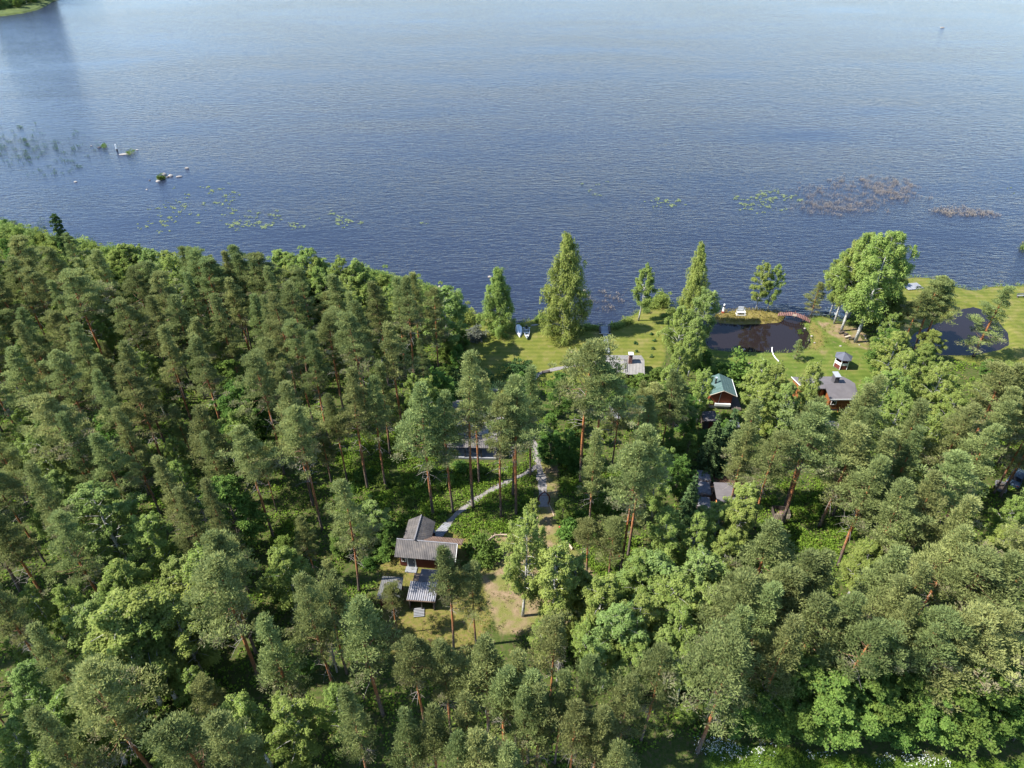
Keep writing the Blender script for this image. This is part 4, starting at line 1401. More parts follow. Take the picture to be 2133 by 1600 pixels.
for q in ((400, 425, 95, 38, 150), (360, 450, 90, 30, 110), (470, 400, 55, 24, 80), (530, 455, 75, 22, 230), (500, 470, 60, 12, 110), (710, 458, 48, 22, 130), (610, 470, 25, 10, 40), (330, 470, 60, 20, 50), (1390, 420, 62, 16, 120),
          (1580, 425, 62, 22, 230), (1600, 400, 50, 14, 110), (1640, 415, 45, 14, 80), (1250, 385, 55, 24, 30), (2120, 395, 30, 16, 20), (890, 465, 20, 5, 8), (1540, 410, 20, 8, 20)):
    pts += blob(*q)
P = np.array([g(a, b_, WATER_Z) for a, b_ in pts])
V, F = [], []
ti = []
for k, (x, y) in enumerate(P):
    rr = rnd.uniform(0.10, 0.26)
    a0 = rnd.random() * 6.28
    tl = rnd.uniform(0, 0.09)
    for j in range(6):
        a = a0 + j * 2 * math.pi / 6
        V.append((x + rr * 1.15 * math.cos(a), y + rr * math.sin(a), WATER_Z + 0.03 + tl * math.cos(j * 2.1)))
    o = k * 6
    F += [(o, o + 1, o + 2, o + 3), (o, o + 3, o + 4, o + 5)]
    ti += [rnd.random()] * 6
me = mesh_np('lily_pads', np.array(V), np.array(F), M['lily'], {'tint': ti, 'dry': np.zeros(len(V))})
tag(link(bpy.data.objects.new('lily_pads', me)), kind='stuff')

# ------------------------------------------------------------------ building materials
M['red_board'] = varied('red_board', (0.085, 0.020, 0.014), (0.125, 0.032, 0.020), 5, 0.85, stretch=(6, 6, 0.4))
M['orange_board'] = varied('orange_board', (0.19, 0.065, 0.020), (0.26, 0.095, 0.030), 5, 0.7, stretch=(0.4, 0.4, 8))
M['cherry_board'] = varied('cherry_board', (0.19, 0.040, 0.018), (0.25, 0.058, 0.026), 5, 0.7, stretch=(0.4, 0.4, 8))
M['white_paint'] = varied('white_paint', (0.58, 0.58, 0.56), (0.68, 0.68, 0.66), 3, 0.6)
M['grey_roof'] = varied('weathered_fibre_cement', (0.048, 0.045, 0.046), (0.085, 0.078, 0.076), 1.1, 0.85, 0, (0.125, 0.108, 0.095))
M['brown_roof'] = varied('rusty_brown_roof', (0.12, 0.075, 0.055), (0.19, 0.13, 0.10), 2, 0.85)
M['pale_tile'] = varied('pale_grey_tile', (0.15, 0.142, 0.132), (0.20, 0.19, 0.178), 1.5, 0.8)
M['felt'] = varied('dark_felt', (0.055, 0.052, 0.058), (0.085, 0.08, 0.085), 1.2, 0.9)
M['lilac_felt'] = varied('grey_felt', (0.082, 0.074, 0.078), (0.105, 0.096, 0.10), 1.0, 0.85)
M['green_felt'] = varied('green_felt', (0.038, 0.070, 0.066), (0.055, 0.095, 0.09), 1.3, 0.8, 0, (0.085, 0.125, 0.12), stretch=(0.5, 2.2, 1))
M['slate'] = varied('slate_blue_felt', (0.065, 0.07, 0.09), (0.085, 0.09, 0.115), 2, 0.8)
M['tin'] = varied('corrugated_tin', (0.125, 0.125, 0.145), (0.175, 0.175, 0.19), 1.6, 0.6, 0, (0.15, 0.135, 0.135), spec=0.35)
M['patchy'] = varied('patched_roof', (0.06, 0.065, 0.07), (0.115, 0.115, 0.112), 0.9, 0.8, 0, (0.135, 0.085, 0.072))
M['dark_glass'], _, _b = mat('dark_glass', (0.012, 0.014, 0.02), 0.08, 0.5)
M['blue_door'], _, _b = mat('blue_door', (0.035, 0.05, 0.075), 0.5)
M['dark_wood'] = varied('dark_wood', (0.045, 0.035, 0.03), (0.075, 0.06, 0.05), 4, 0.85)
M['grey_plank'] = varied('grey_plank', (0.15, 0.155, 0.17), (0.23, 0.235, 0.25), 3, 0.8, stretch=(1, 6, 1))
M['pale_plank'] = varied('pale_plank', (0.34, 0.27, 0.20), (0.44, 0.37, 0.29), 3, 0.8)
M['log'] = varied('log_wood', (0.24, 0.18, 0.13), (0.36, 0.29, 0.22), 3, 0.85)
M['bridge_wood'] = varied('bridge_wood', (0.15, 0.070, 0.056), (0.20, 0.105, 0.085), 4, 0.75)
M['brick'], nt, b = mat('brick', rough=0.9)
tc = N(nt, 'ShaderNodeTexCoord').outputs['Object']
br = N(nt, 'ShaderNodeTexBrick')
br.inputs['Color1'].default_value = (0.21, 0.065, 0.045, 1)
br.inputs['Color2'].default_value = (0.16, 0.05, 0.035, 1)
br.inputs['Mortar'].default_value = (0.25, 0.22, 0.2, 1)
br.inputs['Scale'].default_value = 5
mp = N(nt, 'ShaderNodeMapping')
mp.inputs['Rotation'].default_value = (R(90), 0, 0)
nt.links.new(tc, mp.inputs[0])
nt.links.new(mp.outputs[0], br.inputs[0])
nt.links.new(br.outputs[0], b.inputs['Base Color'])
M['metal'], _, _b = mat('bright_metal', (0.55, 0.56, 0.58), 0.35, 0.5)
_b.inputs['Metallic'].default_value = 0.6
M['iron'], _, _b = mat('black_iron', (0.02, 0.02, 0.022), 0.5, 0.4)
M['tarp'] = varied('grey_tarpaulin', (0.10, 0.10, 0.115), (0.16, 0.16, 0.175), 2.0, 0.5, 0.5)
M['white_tarp'] = varied('white_tarpaulin', (0.30, 0.30, 0.31), (0.42, 0.42, 0.42), 2.0, 0.45, 0.5)
M['stone'] = varied('stone', (0.20, 0.175, 0.15), (0.31, 0.28, 0.25), 2.5, 0.9, 0.4)
M['wet_stone'] = varied('wet_stone', (0.03, 0.027, 0.025), (0.07, 0.06, 0.055), 2.5, 0.6, 0.4)
M['heap'] = varied('gravel_heap', (0.17, 0.155, 0.15), (0.26, 0.24, 0.235), 5, 0.95, 0.5)
M['boat_white'] = varied('boat_white', (0.60, 0.61, 0.63), (0.68, 0.69, 0.71), 2, 0.35, spec=0.5)
M['boat_green'] = varied('boat_green', (0.12, 0.17, 0.14), (0.17, 0.22, 0.19), 2, 0.5)
M['boat_blue'] = varied('boat_pale_blue', (0.30, 0.36, 0.39), (0.38, 0.43, 0.46), 2, 0.4)
M['blue_plastic'], _, _b = mat('blue_plastic', (0.02, 0.13, 0.27), 0.4, 0.5)
M['red_plastic'], _, _b = mat('red_plastic', (0.33, 0.05, 0.035), 0.5, 0.4)
M['car_paint'], _, _b = mat('car_paint', (0.025, 0.045, 0.075), 0.25, 0.6)
M['rubber'], _, _b = mat('rubber', (0.012, 0.012, 0.012), 0.8, 0.2)
M['lamp_glass'], _, _b = mat('lamp_glass', (0.5, 0.5, 0.48), 0.15, 0.5)
M['orange_wood'] = varied('orange_wood', (0.40, 0.15, 0.05), (0.48, 0.20, 0.07), 3, 0.7)


def sheet(p00, p10, p11, p01, waves, steps, amp=0.03, step=0.02, t=0.05, res=4):
    """a roof covering with real relief: waves across, overlapping courses down the slope"""
    A, Bq, Cq, D = [Vector(p) for p in (p00, p10, p11, p01)]
    nrm = (Bq - A).cross(D - A).normalized()
    if nrm.z < 0:
        nrm = -nrm
    nu = max(1, waves * res)
    rows = []
    for i in range(max(1, steps)):
        rows += [(i / max(1, steps), step), ((i + 1) / max(1, steps), 0.0)] if steps > 1 else [(0, 0), (1, 0)]
    V, F = [], []
    for (v, off) in rows:
        for k in range(nu + 1):
            u = k / nu
            p = (A * (1 - u) + Bq * u) * (1 - v) + (D * (1 - u) + Cq * u) * v
            V.append(p + nrm * (amp * math.sin(u * waves * 2 * math.pi) + off))
    for j in range(len(rows) - 1):
        for k in range(nu):
            a = j * (nu + 1) + k
            F.append((a, a + 1, a + nu + 2, a + nu + 1))
    mb = MB().add(V, F)
    mb.slab([A - nrm * (amp + 0.01), Bq - nrm * (amp + 0.01), Cq - nrm * (amp + 0.01), D - nrm * (amp + 0.01)], t)
    return mb


def loc_frame(a, b):
    """origin at a, x axis towards b"""
    rz = math.atan2(b[1] - a[1], b[0] - a[0])
    c_, s_ = math.cos(-rz), math.sin(-rz)

    def to(p):
        x, y = p[0] - a[0], p[1] - a[1]
        return (x * c_ - y * s_, x * s_ + y * c_)
    return rz, to


def boards(mb, x0, x1, z0, z1, y, t=0.03, w=0.16, gap=0.012):
    """upright boards side by side on a wall face that looks towards -y"""
    n = max(1, int(round((x1 - x0) / w)))
    ww = (x1 - x0) / n
    for i in range(n):
        mb.box((x0 + ww * (i + 0.5), y - (0.008 if i % 2 else 0), (z0 + z1) / 2), (ww - gap, t, z1 - z0))
    return mb


def window(parent, x, y, z, w, h, rz=0.0, frame='white_paint'):
    f = MB()
    for dx in (-w / 2, w / 2):
        f.box((dx, 0, 0), (0.09, 0.07, h + 0.09))
    for dz in (-h / 2, h / 2):
        f.box((0, 0.004, dz), (w - 0.09, 0.07, 0.09))
    o = f.build('window', M[frame], parent, (x, y, z), rz)
    MB().box((0, 0.02, 0), (w - 0.09, 0.02, h - 0.09)).build('pane', M['dark_glass'], o)
    return o


# --- red cabin with its T-shaped roof
rl, rr = g(828, 1123, 3.6), g(952.5, 1133.5, 3.6)
rz, to = loc_frame(rl, rr)
Lc = to(rr)[0]
ye = to(g(822, 1160, 2.3))[1]
t = thing('cabin', 'dark red cabin with weathered grey T-shaped roof beside the winding path', 'cabin', (rl[0], rl[1], 0), rz)
sheet((-0.1, 0, 3.6), (Lc, 0, 3.6), (Lc, ye, 2.3), (-0.1, ye, 2.3), 34, 6, 0.02, 0.02).build('roof', M['grey_roof'], t)
sheet((3.4, 0.08, 3.5), (Lc + 0.55, 0.08, 3.45), (Lc + 0.55, 1.75, 2.65), (3.4, 1.75, 2.65), 24, 3, 0.03, 0.02).build('roof', M['brown_roof'], t)
MB().tube([(-0.1, 0.02, 3.64), (Lc, 0.02, 3.64)], 0.07, 6).build('ridge_cap', M['tin'], t)
MB().box((Lc + 0.02, ye / 2, 2.95), (0.06, math.hypot(ye, 1.3), 0.16), 0, math.atan2(1.3, -ye)).build('barge_board', M['white_paint'], t)
wy = ye + 0.45
w_ = MB()
boards(w_, 0.4, 1.35, 0.15, 2.25, wy)
boards(w_, 2.55, Lc - 0.35, 0.15, 2.25, wy)
w_.box((Lc / 2, (wy + 1.5) / 2 + 0.08, 1.2), (Lc - 0.7, 1.5 - wy - 0.1, 2.1))
w_.box((Lc - 0.3, 0.2, 1.3), (0.06, 2.6, 2.3))
w_.build('wall', M['red_board'], t)
d_ = MB().box((1.95, wy - 0.02, 1.12), (0.86, 0.06, 1.95)).build('door', M['blue_door'], t)
MB().box((0.3, -0.06, 0), (0.05, 0.06, 0.14)).build('handle', M['metal'], d_, (1.95, wy - 0.02, 1.12))
for x in (1.43, 2.47):
    MB().box((x, wy - 0.03, 1.15), (0.13, 0.07, 2.1)).build('door_trim', M['white_paint'], t)
window(t, 0.95, wy - 0.05, 1.4, 0.5, 0.75)
MB().box((1.95, wy - 0.55, 0.08), (1.5, 0.9, 0.14)).build('doorstep', M['grey_plank'], t)
xw = to(g(862, 1124, 3.9))[0] + 0.1
yb = to(g(877, 1073, 3.9))[1]
hw = 1.85
sheet((xw, -0.15, 3.9), (xw, yb, 3.9), (xw - hw, yb, 2.75), (xw - hw, 1.0, 2.75), 12, 5, 0.02, 0.02).build('roof', M['grey_roof'], t)
sheet((xw, -0.15, 3.9), (xw, yb, 3.9), (xw + hw, yb, 2.75), (xw + hw, 0.9, 2.75), 12, 5, 0.02, 0.02).build('roof', M['grey_roof'], t)
MB().tube([(xw, -0.2, 3.94), (xw, yb + 0.02, 3.94)], 0.08, 6).build('ridge_cap', M['tin'], t)
MB().prism([(xw - hw + 0.35, 0.1), (xw + hw - 0.35, 0.1), (xw + hw - 0.35, 2.7), (xw, 3.72), (xw - hw + 0.35, 2.7)], 0.6, yb - 0.35).build('wall', M['red_board'], t)
# boardwalk steps up to the cabin
a, b_ = g(908, 1121), g(934, 1092)
rz, to = loc_frame(a, b_)
L = to(b_)[0]
t = thing('boardwalk', 'grey boardwalk steps at the cabin end of the winding path', 'boardwalk', (a[0], a[1], 0), rz)
n = 11
for i in range(n):
    MB().box((L * (i + 0.5) / n, 0, 0.10 + 0.012 * i), (L / n - 0.04, 1.45 - 0.03 * i, 0.06)).build('plank', M['grey_plank'], t)
x, y = g(903, 1117)
t = thing('bin', 'grey lidded bin at the corner of the red cabin', 'bin', (x, y, 0), 0.2)
MB().box((0, 0, 0.45), (0.5, 0.5, 0.9)).build('body', M['dark_wood'], t)
MB().box((0, 0, 0.95), (0.58, 0.58, 0.08)).build('lid', M['tin'], t)

# --- small corrugated shed in front of the cabin
a, b_ = g(847, 1249, 2.0), g(906, 1253, 2.0)
rz, to = loc_frame(a, b_)
L, D = to(b_)[0], to(g(850, 1210, 2.4))[1]
t = thing('shed', 'small open shed with shiny corrugated tin roof in front of the red cabin', 'shed', (a[0], a[1], 0), rz)
sheet((0, 0, 2.0), (L, 0, 2.0), (L, D, 2.4), (0.05, D, 2.4), 13, 1, 0.06, 0, 0.03, 6).build('roof', M['tin'], t)
sheet((1.0, D - 0.02, 2.46), (L + 0.1, D - 0.02, 2.46), (L + 0.1, D + 1.6, 2.75), (1.15, D + 1.6, 2.75), 1, 1, 0, 0, 0.06, 1).build('roof', M['felt'], t)
MB().tube([(1.15, D + 1.62, 2.78), (L + 0.1, D + 1.62, 2.78)], 0.05, 5).build('ridge_cap', M['tin'], t)
MB().box((L / 2, -0.03, 1.88), (L, 0.05, 0.14)).build('fascia', M['brown_roof'], t)
for x_ in (0.25, L / 2, L - 0.25):
    MB().box((x_, 0.15, 0.93), (0.12, 0.12, 1.86)).build('post', M['dark_wood'], t)
w_ = MB().box((L / 2, D + 0.8, 1.05), (L - 0.5, 1.4, 2.1)).box((0.22, D / 2 + 0.1, 0.95), (0.05, D - 0.2, 1.9)).box((L - 0.22, D / 2 + 0.1, 0.95), (0.05, D - 0.2, 1.9))
w_.build('wall', M['dark_wood'], t)
x, y = g(873, 1277)
t = thing('pallet', 'grey wooden pallet on the ground below the corrugated shed', 'pallet', (x, y, 0), 0.1)
for i in range(6):
    MB().box((0, -0.55 + 0.22 * i, 0.16), (1.3, 0.15, 0.03)).build('plank', M['grey_plank'], t)
for i in (-0.55, 0, 0.55):
    MB().box((i, 0, 0.07), (0.1, 1.2, 0.14)).build('bearer', M['dark_wood'], t)
# --- patched shed on the left
a, b_ = g(784, 1247, 2.0), g(832, 1250, 2.0)
rz, to = loc_frame(a, b_)
L, D = to(b_)[0], to(g(797, 1200, 2.3))[1]
t = thing('shed', 'low shed with patched grey and pinkish flat roof, left of the corrugated shed', 'shed', (a[0], a[1], 0), rz)
sheet((0, 0, 2.0), (L, 0, 2.0), (L - 0.1, D, 2.3), (0.1, D, 2.3), 12, 1, 0.02, 0, 0.06).build('roof', M['patchy'], t)
w_ = MB()
boards(w_, 0.3, L - 0.3, 0.1, 1.88, 0.3)
w_.box((L / 2, D / 2 + 0.1, 0.98), (L - 0.6, D - 0.5, 1.84))
w_.build('wall', M['red_board'], t)
MB().box((L * 0.6, 0.27, 0.92), (0.8, 0.05, 1.6)).build('door', M['dark_wood'], t)

# --- tiled house behind the pines
t = thing('house', 'grey-tiled house with a shady veranda behind tall pines at the path fork', 'house', (-5.2, 84.6, 0), R(-2))
sheet((-4.6, 2.0, 5.0), (5.2, 2.0, 5.0), (5.2, -2.4, 3.2), (-4.6, -2.4, 3.2), 34, 12, 0.025, 0.03).build('roof', M['pale_tile'], t)
sheet((-4.6, 2.0, 5.0), (5.2, 2.0, 5.0), (5.2, 6.0, 3.3), (-4.6, 6.0, 3.3), 34, 12, 0.025, 0.03).build('roof', M['pale_tile'], t)
sheet((-5.0, -2.45, 3.1), (3.2, -2.45, 3.1), (3.2, -4.6, 2.5), (-5.0, -4.6, 2.5), 28, 6, 0.025, 0.03).build('veranda_roof', M['grey_roof'], t)
MB().tube([(-4.6, 2.0, 5.05), (5.2, 2.0, 5.05)], 0.09, 6).build('ridge_cap', M['grey_roof'], t)
w_ = MB().prism([(-1, 0)] * 0 or [(-4.2, 0.2), (4.8, 0.2), (4.8, 3.2), (-4.2, 3.2)], -2.1, 5.6)
w_.build('wall', M['dark_wood'], t)
MB().box((-0.9, -3.3, 0.2), (7.6, 2.4, 0.3)).build('veranda_floor', M['grey_plank'], t)
for x_ in (-4.6, -1.9, 0.6, 2.9):
    MB().box((x_, -4.35, 1.4), (0.14, 0.14, 2.3)).build('post', M['dark_wood'], t)
for x_ in (-3.2, -0.6, 1.8):
    window(t, x_, -2.16, 1.75, 1.5, 1.5)

# --- sauna with chimney and roof ladder
rl, rr = g(1262, 749, 3.7), g(1342, 750, 3.7)
rz, to = loc_frame(rl, rr)
L = to(rr)[0]
yf = to(g(1300, 780, 2.4))[1]
yk = to(g(1300, 740, 2.6))[1]
t = thing('sauna', 'sauna cottage with pale grey tiled roof and white-capped brick chimney by the jetty lawn', 'cottage', (rl[0], rl[1], 0), rz)
sheet((0, 0, 3.7), (L, 0, 3.7), (L - 0.1, yf, 2.4), (-0.1, yf, 2.4), 27, 11, 0.025, 0.035).build('roof', M['pale_tile'], t)
sheet((0, 0, 3.7), (L, 0, 3.7), (L, yk, 2.6), (0, yk, 2.6), 27, 6, 0.02, 0.03).build('roof', M['pale_tile'], t)
MB().tube([(0, 0, 3.75), (L, 0, 3.75)], 0.08, 6).build('ridge_cap', M['pale_tile'], t)
MB().prism([(0.4, 0.1), (L - 0.4, 0.1), (L - 0.4, 2.45), (0.4, 2.45)], yf + 0.5, yk - 0.4).build('wall', M['red_board'], t)
MB().add([(0.42, yf + 0.5, 2.4), (0.42, yk - 0.4, 2.4), (0.42, 0, 3.55), (L - 0.42, yf + 0.5, 2.4), (L - 0.42, yk - 0.4, 2.4), (L - 0.42, 0, 3.55)], [(0, 1, 2), (3, 5, 4)]).build('gable', M['red_board'], t)
window(t, L * 0.3, yf + 0.46, 1.5, 0.9, 0.7)
window(t, L * 0.7, yf + 0.46, 1.5, 0.9, 0.7)
xc = to(g(1312, 752, 3.6))[0]
ch = MB().box((xc, -0.45, 4.25), (0.62, 0.62, 2.0)).build('chimney', M['brick'], t)
MB().box((xc, -0.45, 5.32), (0.84, 0.84, 0.14)).build('chimney_cap', M['white_paint'], ch)
ld = MB()
sl = 1.3 / -yf
for dx in (-0.2, 0.2):
    ld.tube([(xc - 0.75 + dx, -0.05, 3.80), (xc - 0.75 + dx, yf * 0.85, 3.80 - 1.3 * 0.85)], 0.03, 4)
for q in range(8):
    yy = -0.15 + (yf * 0.8) * q / 7
    ld.tube([(xc - 0.95, yy, 3.8 + yy * sl), (xc - 0.55, yy, 3.8 + yy * sl)], 0.025, 4)
ld.build('roof_ladder', M['iron'], t)

# --- green-roofed cabin
ax = g(1508, 814.5, 4.0)
t = thing('cabin', 'cherry red cabin with sagging green felt roof below the pond', 'cabin', (ax[0], ax[1], 0), R(-4))
Lg, hwg = 4.9, 2.15
sheet((0, 0, 4.0), (0, Lg, 4.0), (-hwg, Lg, 2.95), (-hwg, 0, 2.95), 1, 5, 0.0, 0.03, 0.06).build('roof', M['green_felt'], t)
sheet((0, 0, 4.0), (0, Lg, 4.0), (hwg + 0.2, Lg, 2.9), (hwg + 0.2, 0, 2.9), 1, 5, 0.0, 0.03, 0.06).build('roof', M['green_felt'], t)
MB().box((-hwg / 2, -0.05, 3.44), (0.04, 0.04, 0.04)).tube([(0, -0.03, 4.02), (hwg + 0.2, -0.03, 2.92)], 0.05, 4).tube([(0, -0.03, 4.02), (-hwg, -0.03, 2.97)], 0.05, 4).build('barge_board', M['pale_plank'], t)
MB().tube([(hwg + 0.22, 0, 2.9), (hwg + 0.22, Lg, 2.9)], 0.05, 4).build('fascia', M['white_paint'], t)
MB().prism([(-1.75, 0.6), (1.75, 0.6), (1.75, 3.0), (0, 3.8), (-1.75, 3.0)], 0.45, Lg - 0.4).build('wall', M['cherry_board'], t)
MB().box((0, 0.5, 0.3), (3.55, 0.12, 0.6)).box((0, Lg / 2, 0.3), (3.4, Lg - 1.0, 0.58)).build('plinth', M['stone'], t)
MB().box((0.35, 0.2, 0.95), (2.6, 0.3, 0.45)).build('bench_box', M['white_paint'], t)
MB().tube([(-0.2, 0.36, 3.75), (-0.42, 0.36, 1.0)], 0.035, 5).build('drain_pipe', M['white_paint'], t)
ch = MB().tube([(-0.9, 2.6, 3.4), (-0.9, 2.6, 4.7)], 0.14, 8).build('flue', M['iron'], t)
MB().tube([(-0.9, 2.6, 4.7), (-0.9, 2.6, 4.82)], 0.22, 8).build('flue_cap', M['metal'], ch)
dk = MB().box((2.75, 2.2, 0.18), (1.6, 4.6, 0.2)).build('terrace', M['dark_wood'], t)
x, y = g(1501, 843)
t = thing('barrel', 'blue plastic water barrel at the front corner of the green-roofed cabin', 'barrel', (x, y - 0.1, 0))
MB().tube([(0, 0, 0), (0, 0, 0.25), (0, 0, 0.9), (0, 0, 1.1)], [0.36, 0.42, 0.42, 0.36], 12).build('body', M['blue_plastic'], t)
MB().tube([(0, 0, 1.1), (0, 0, 1.16)], 0.38, 12).build('lid', M['blue_plastic'], t)
for k, (px, py, lb) in enumerate(((1533, 797, 'left one of two white stools on the dark terrace'), (1538, 798, 'right one of two white stools on the dark terrace'))):
    x, y = g(px, py, 0.3)
    t = thing('stool', lb, 'stool', (x, y, 0.28))
    MB().tube([(0, 0, 0.4), (0, 0, 0.46)], 0.2, 10).build('seat', M['white_paint'], t)
    for q in range(3):
        MB().tube([(0.14 * math.cos(q * 2.1), 0.14 * math.sin(q * 2.1), 0), (0.08 * math.cos(q * 2.1), 0.08 * math.sin(q * 2.1), 0.4)], 0.02, 4).build('leg', M['white_paint'], t)
x, y = g(1549, 792)
t = thing('pergola', 'pale timber pergola frame beside the terrace of the green-roofed cabin', 'pergola', (x, y, 0), R(3))
for i, dx in enumerate((-0.7, 0.0, 0.7)):
    for dy in (-1.0, 1.4):
        MB().box((dx, dy, 1.05), (0.1, 0.1, 2.1)).build('post', M['pale_plank'], t)
    MB().box((dx, 0.2, 2.17), (0.12, 3.0, 0.12)).build('beam', M['pale_plank'], t)
x, y = g(1559, 767)
t = thing('picnic_table', 'weathered picnic table on the grass above the pergola', 'table', (x, y, 0), 0.3)
for i in range(5):
    MB().box((0, -0.36 + 0.18 * i, 0.74), (1.9, 0.16, 0.04)).build('plank', M['brown_roof'], t)
for s_ in (-0.7, 0.7):
    MB().box((s_, 0, 0.36), (0.1, 0.7, 0.71)).build('leg', M['dark_wood'], t)
for s_ in (-0.8, 0.8):
    MB().box((0, s_, 0.44), (1.9, 0.28, 0.05)).box((-0.7, s_, 0.2), (0.08, 0.2, 0.4)).box((0.7, s_, 0.2), (0.08, 0.2, 0.4)).build('bench', M['brown_roof'], t)

# --- orange timber house with a low lilac-grey roof
t = thing('house', 'orange timber house with low grey felt roof and big metal chimney below the gazebo', 'house', (52.6, 91.3, 0), R(1))
zr, ze = 3.85, 3.05
MB().slab([(-0.1, 0, ze), (4.2, 0, ze), (5.0, 1.5, ze + 0.25), (5.1, 3.2, zr), (-0.1, 3.2, zr)], 0.16).build('roof', M['lilac_felt'], t)
MB().slab([(5.1, 3.2, zr), (5.0, 5.0, ze + 0.25), (4.4, 6.3, ze), (-4.4, 6.3, ze), (-4.4, 3.2, zr)], 0.16).build('roof', M['lilac_felt'], t)
MB().slab([(-3.9, 2.2, zr - 0.25), (-0.12, 2.2, zr - 0.25), (-0.12, 3.2, zr), (-4.4, 3.2, zr)], 0.16).build('roof', M['lilac_felt'], t)
MB().box((2.05, -0.03, ze - 0.08), (4.3, 0.05, 0.2)).build('fascia', M['white_paint'], t)
MB().tube([(-3.92, 2.2, zr - 0.26), (-4.42, 3.2, zr - 0.02), (-4.42, 6.3, ze)], 0.07, 4).build('barge_board', M['white_paint'], t)
w_ = MB()
for i in range(11):
    w_.box((2.2, 0.75, 0.55 + 0.22 * i), (3.8, 0.12, 0.205))
w_.box((2.4, 3.3, 1.62), (4.2, 4.9, 2.5)).box((-2.1, 4.2, 1.62), (4.2, 3.2, 2.5))
w_.build('wall', M['orange_board'], t)
MB().box((2.3, 3.2, 0.2), (4.4, 5.0, 0.38)).box((-2.1, 4.2, 0.2), (4.0, 3.0, 0.38)).build('plinth', M['felt'], t)
for dx in (-3.7, -0.6):
    MB().box((dx, 2.45, 1.7), (0.16, 0.16, 3.3)).build('post', M['orange_wood'], t)
st = MB()
for q in range(6):
    st.box((-3.7, 1.9 - 0.28 * q, 1.15 - 0.19 * q), (0.9, 0.26, 0.06))
st.tube([(-4.15, 2.1, 1.2), (-4.15, 0.4, 0.08)], 0.05, 4).tube([(-3.25, 2.1, 1.2), (-3.25, 0.4, 0.08)], 0.05, 4).build('stairs', M['orange_wood'], t)
window(t, 1.1, 0.66, 1.8, 0.8, 0.8)
ch = MB().box((2.0, 4.0, 4.35), (0.75, 1.15, 1.5)).build('chimney', M['felt'], t)
MB().box((2.0, 4.0, 5.16), (0.95, 1.6, 0.12)).build('chimney_cap', M['metal'], ch)
x, y = g(1747, 858)
t = thing('ladder', 'red-orange ladder leaning on the front of the orange timber house', 'ladder', (x, y - 0.1, 0), R(1))
for s_ in (-0.24, 0.24):
    MB().tube([(s_, 0, 0), (s_, 0.75, 2.95)], 0.04, 4).build('rail', M['orange_wood'], t)
for q in range(8):
    f = 0.1 + 0.83 * q / 7
    MB().tube([(-0.24, 0.75 * f, 2.95 * f), (0.24, 0.75 * f, 2.95 * f)], 0.025, 4).build('rung', M['orange_wood'], t)
x, y = g(1765, 858)
t = thing('water_tank', 'white plastic water tank beside the ladder of the orange timber house', 'tank', (x, y, 0), 0.2)
MB().box((0, 0, 0.45), (0.75, 0.6, 0.9)).build('body', M['white_paint'], t)
MB().tube([(0, 0, 0.9), (0, 0, 1.0)], 0.16, 8).build('cap', M['white_paint'], t)

# --- hexagonal gazebo
x, y = g(1751, 764)
t = thing('gazebo', 'hexagonal gazebo with slate blue roof, white rails and dark red panels', 'gazebo', (x, y + 0.1, 0), 0)
re, rw, ze, za = 1.62, 1.28, 2.25, 3.15
for k in range(6):
    a0, a1 = R(60 * k), R(60 * k + 60)
    P0, P1_ = (re * math.cos(a0), re * math.sin(a0), ze), (re * math.cos(a1), re * math.sin(a1), ze)
    MB().add([(0, 0, za), P0, P1_, (0, 0, za - 0.08), (P0[0], P0[1], ze - 0.08), (P1_[0], P1_[1], ze - 0.08)], [(0, 1, 2), (3, 5, 4), (1, 4, 5, 2), (0, 3, 4, 1), (2, 5, 3, 0)]).build('roof_panel', M['slate'], t)
    MB().box((rw * math.cos(a0), rw * math.sin(a0), ze / 2), (0.12, 0.12, ze - 0.1), a0).build('post', M['white_paint'], t)
    am = (a0 + a1) / 2
    rm = rw * math.cos(R(30))
    ln_ = rw - 0.14
    MB().box((0, 0, 0), (0.05, ln_, 0.82)).build('panel', M['red_board'], t, (rm * math.cos(am), rm * math.sin(am), 0.5), am)
    MB().box((0, 0, 0), (0.07, ln_, 0.5)).build('railing', M['white_paint'], t, (rm * math.cos(am), rm * math.sin(am), 1.18), am)
    MB().box((0, 0, 0), (0.07, ln_, 0.16)).build('header', M['white_paint'], t, (rm * math.cos(am), rm * math.sin(am), 2.06), am)
MB().tube([(0, 0, 0.03), (0, 0, 0.1)], rw, 6).build('floor', M['grey_plank'], t)
MB().tube([(0, 0, za - 0.03), (0, 0, za + 0.14)], [0.1, 0.03], 6).build('finial', M['iron'], t)

# --- bridge to the islet
a, b_ = g(1620, 655, 0.1), g(1688, 669, 0.1)
rz, to = loc_frame(a, b_)
L = to(b_)[0]
t = thing('footbridge', 'arched red plank footbridge between the islet and the pond shore', 'bridge', (a[0], a[1], 0), rz)
arch = lambda u: 0.12 + 0.75 * math.sin(math.pi * u)
n = 19
for i in range(n):
    u = (i + 0.5) / n
    sl = 0.75 * math.pi * math.cos(math.pi * u) / L
    mb = MB()
    c_, s_ = math.cos(math.atan(sl)), math.sin(math.atan(sl))
    wd = L / n * 0.33
    P = []
    for dz in (-0.025, 0.025):
        for dx, dy in ((-wd, -0.75), (wd, -0.75), (wd, 0.75), (-wd, 0.75)):
            P.append((u * L + dx * c_ - dz * s_, dy, arch(u) + dx * s_ + dz * c_))
    mb.add(P, [(3, 2, 1, 0), (4, 5, 6, 7), (0, 1, 5, 4), (1, 2, 6, 5), (2, 3, 7, 6), (3, 0, 4, 7)])
    mb.build('plank', M['bridge_wood'], t)
for s_ in (-0.55, 0.55):
    MB().tube([(u / 10 * L, s_, arch(u / 10) - 0.12) for u in range(11)], 0.08, 4).build('stringer', M['dark_wood'], t)
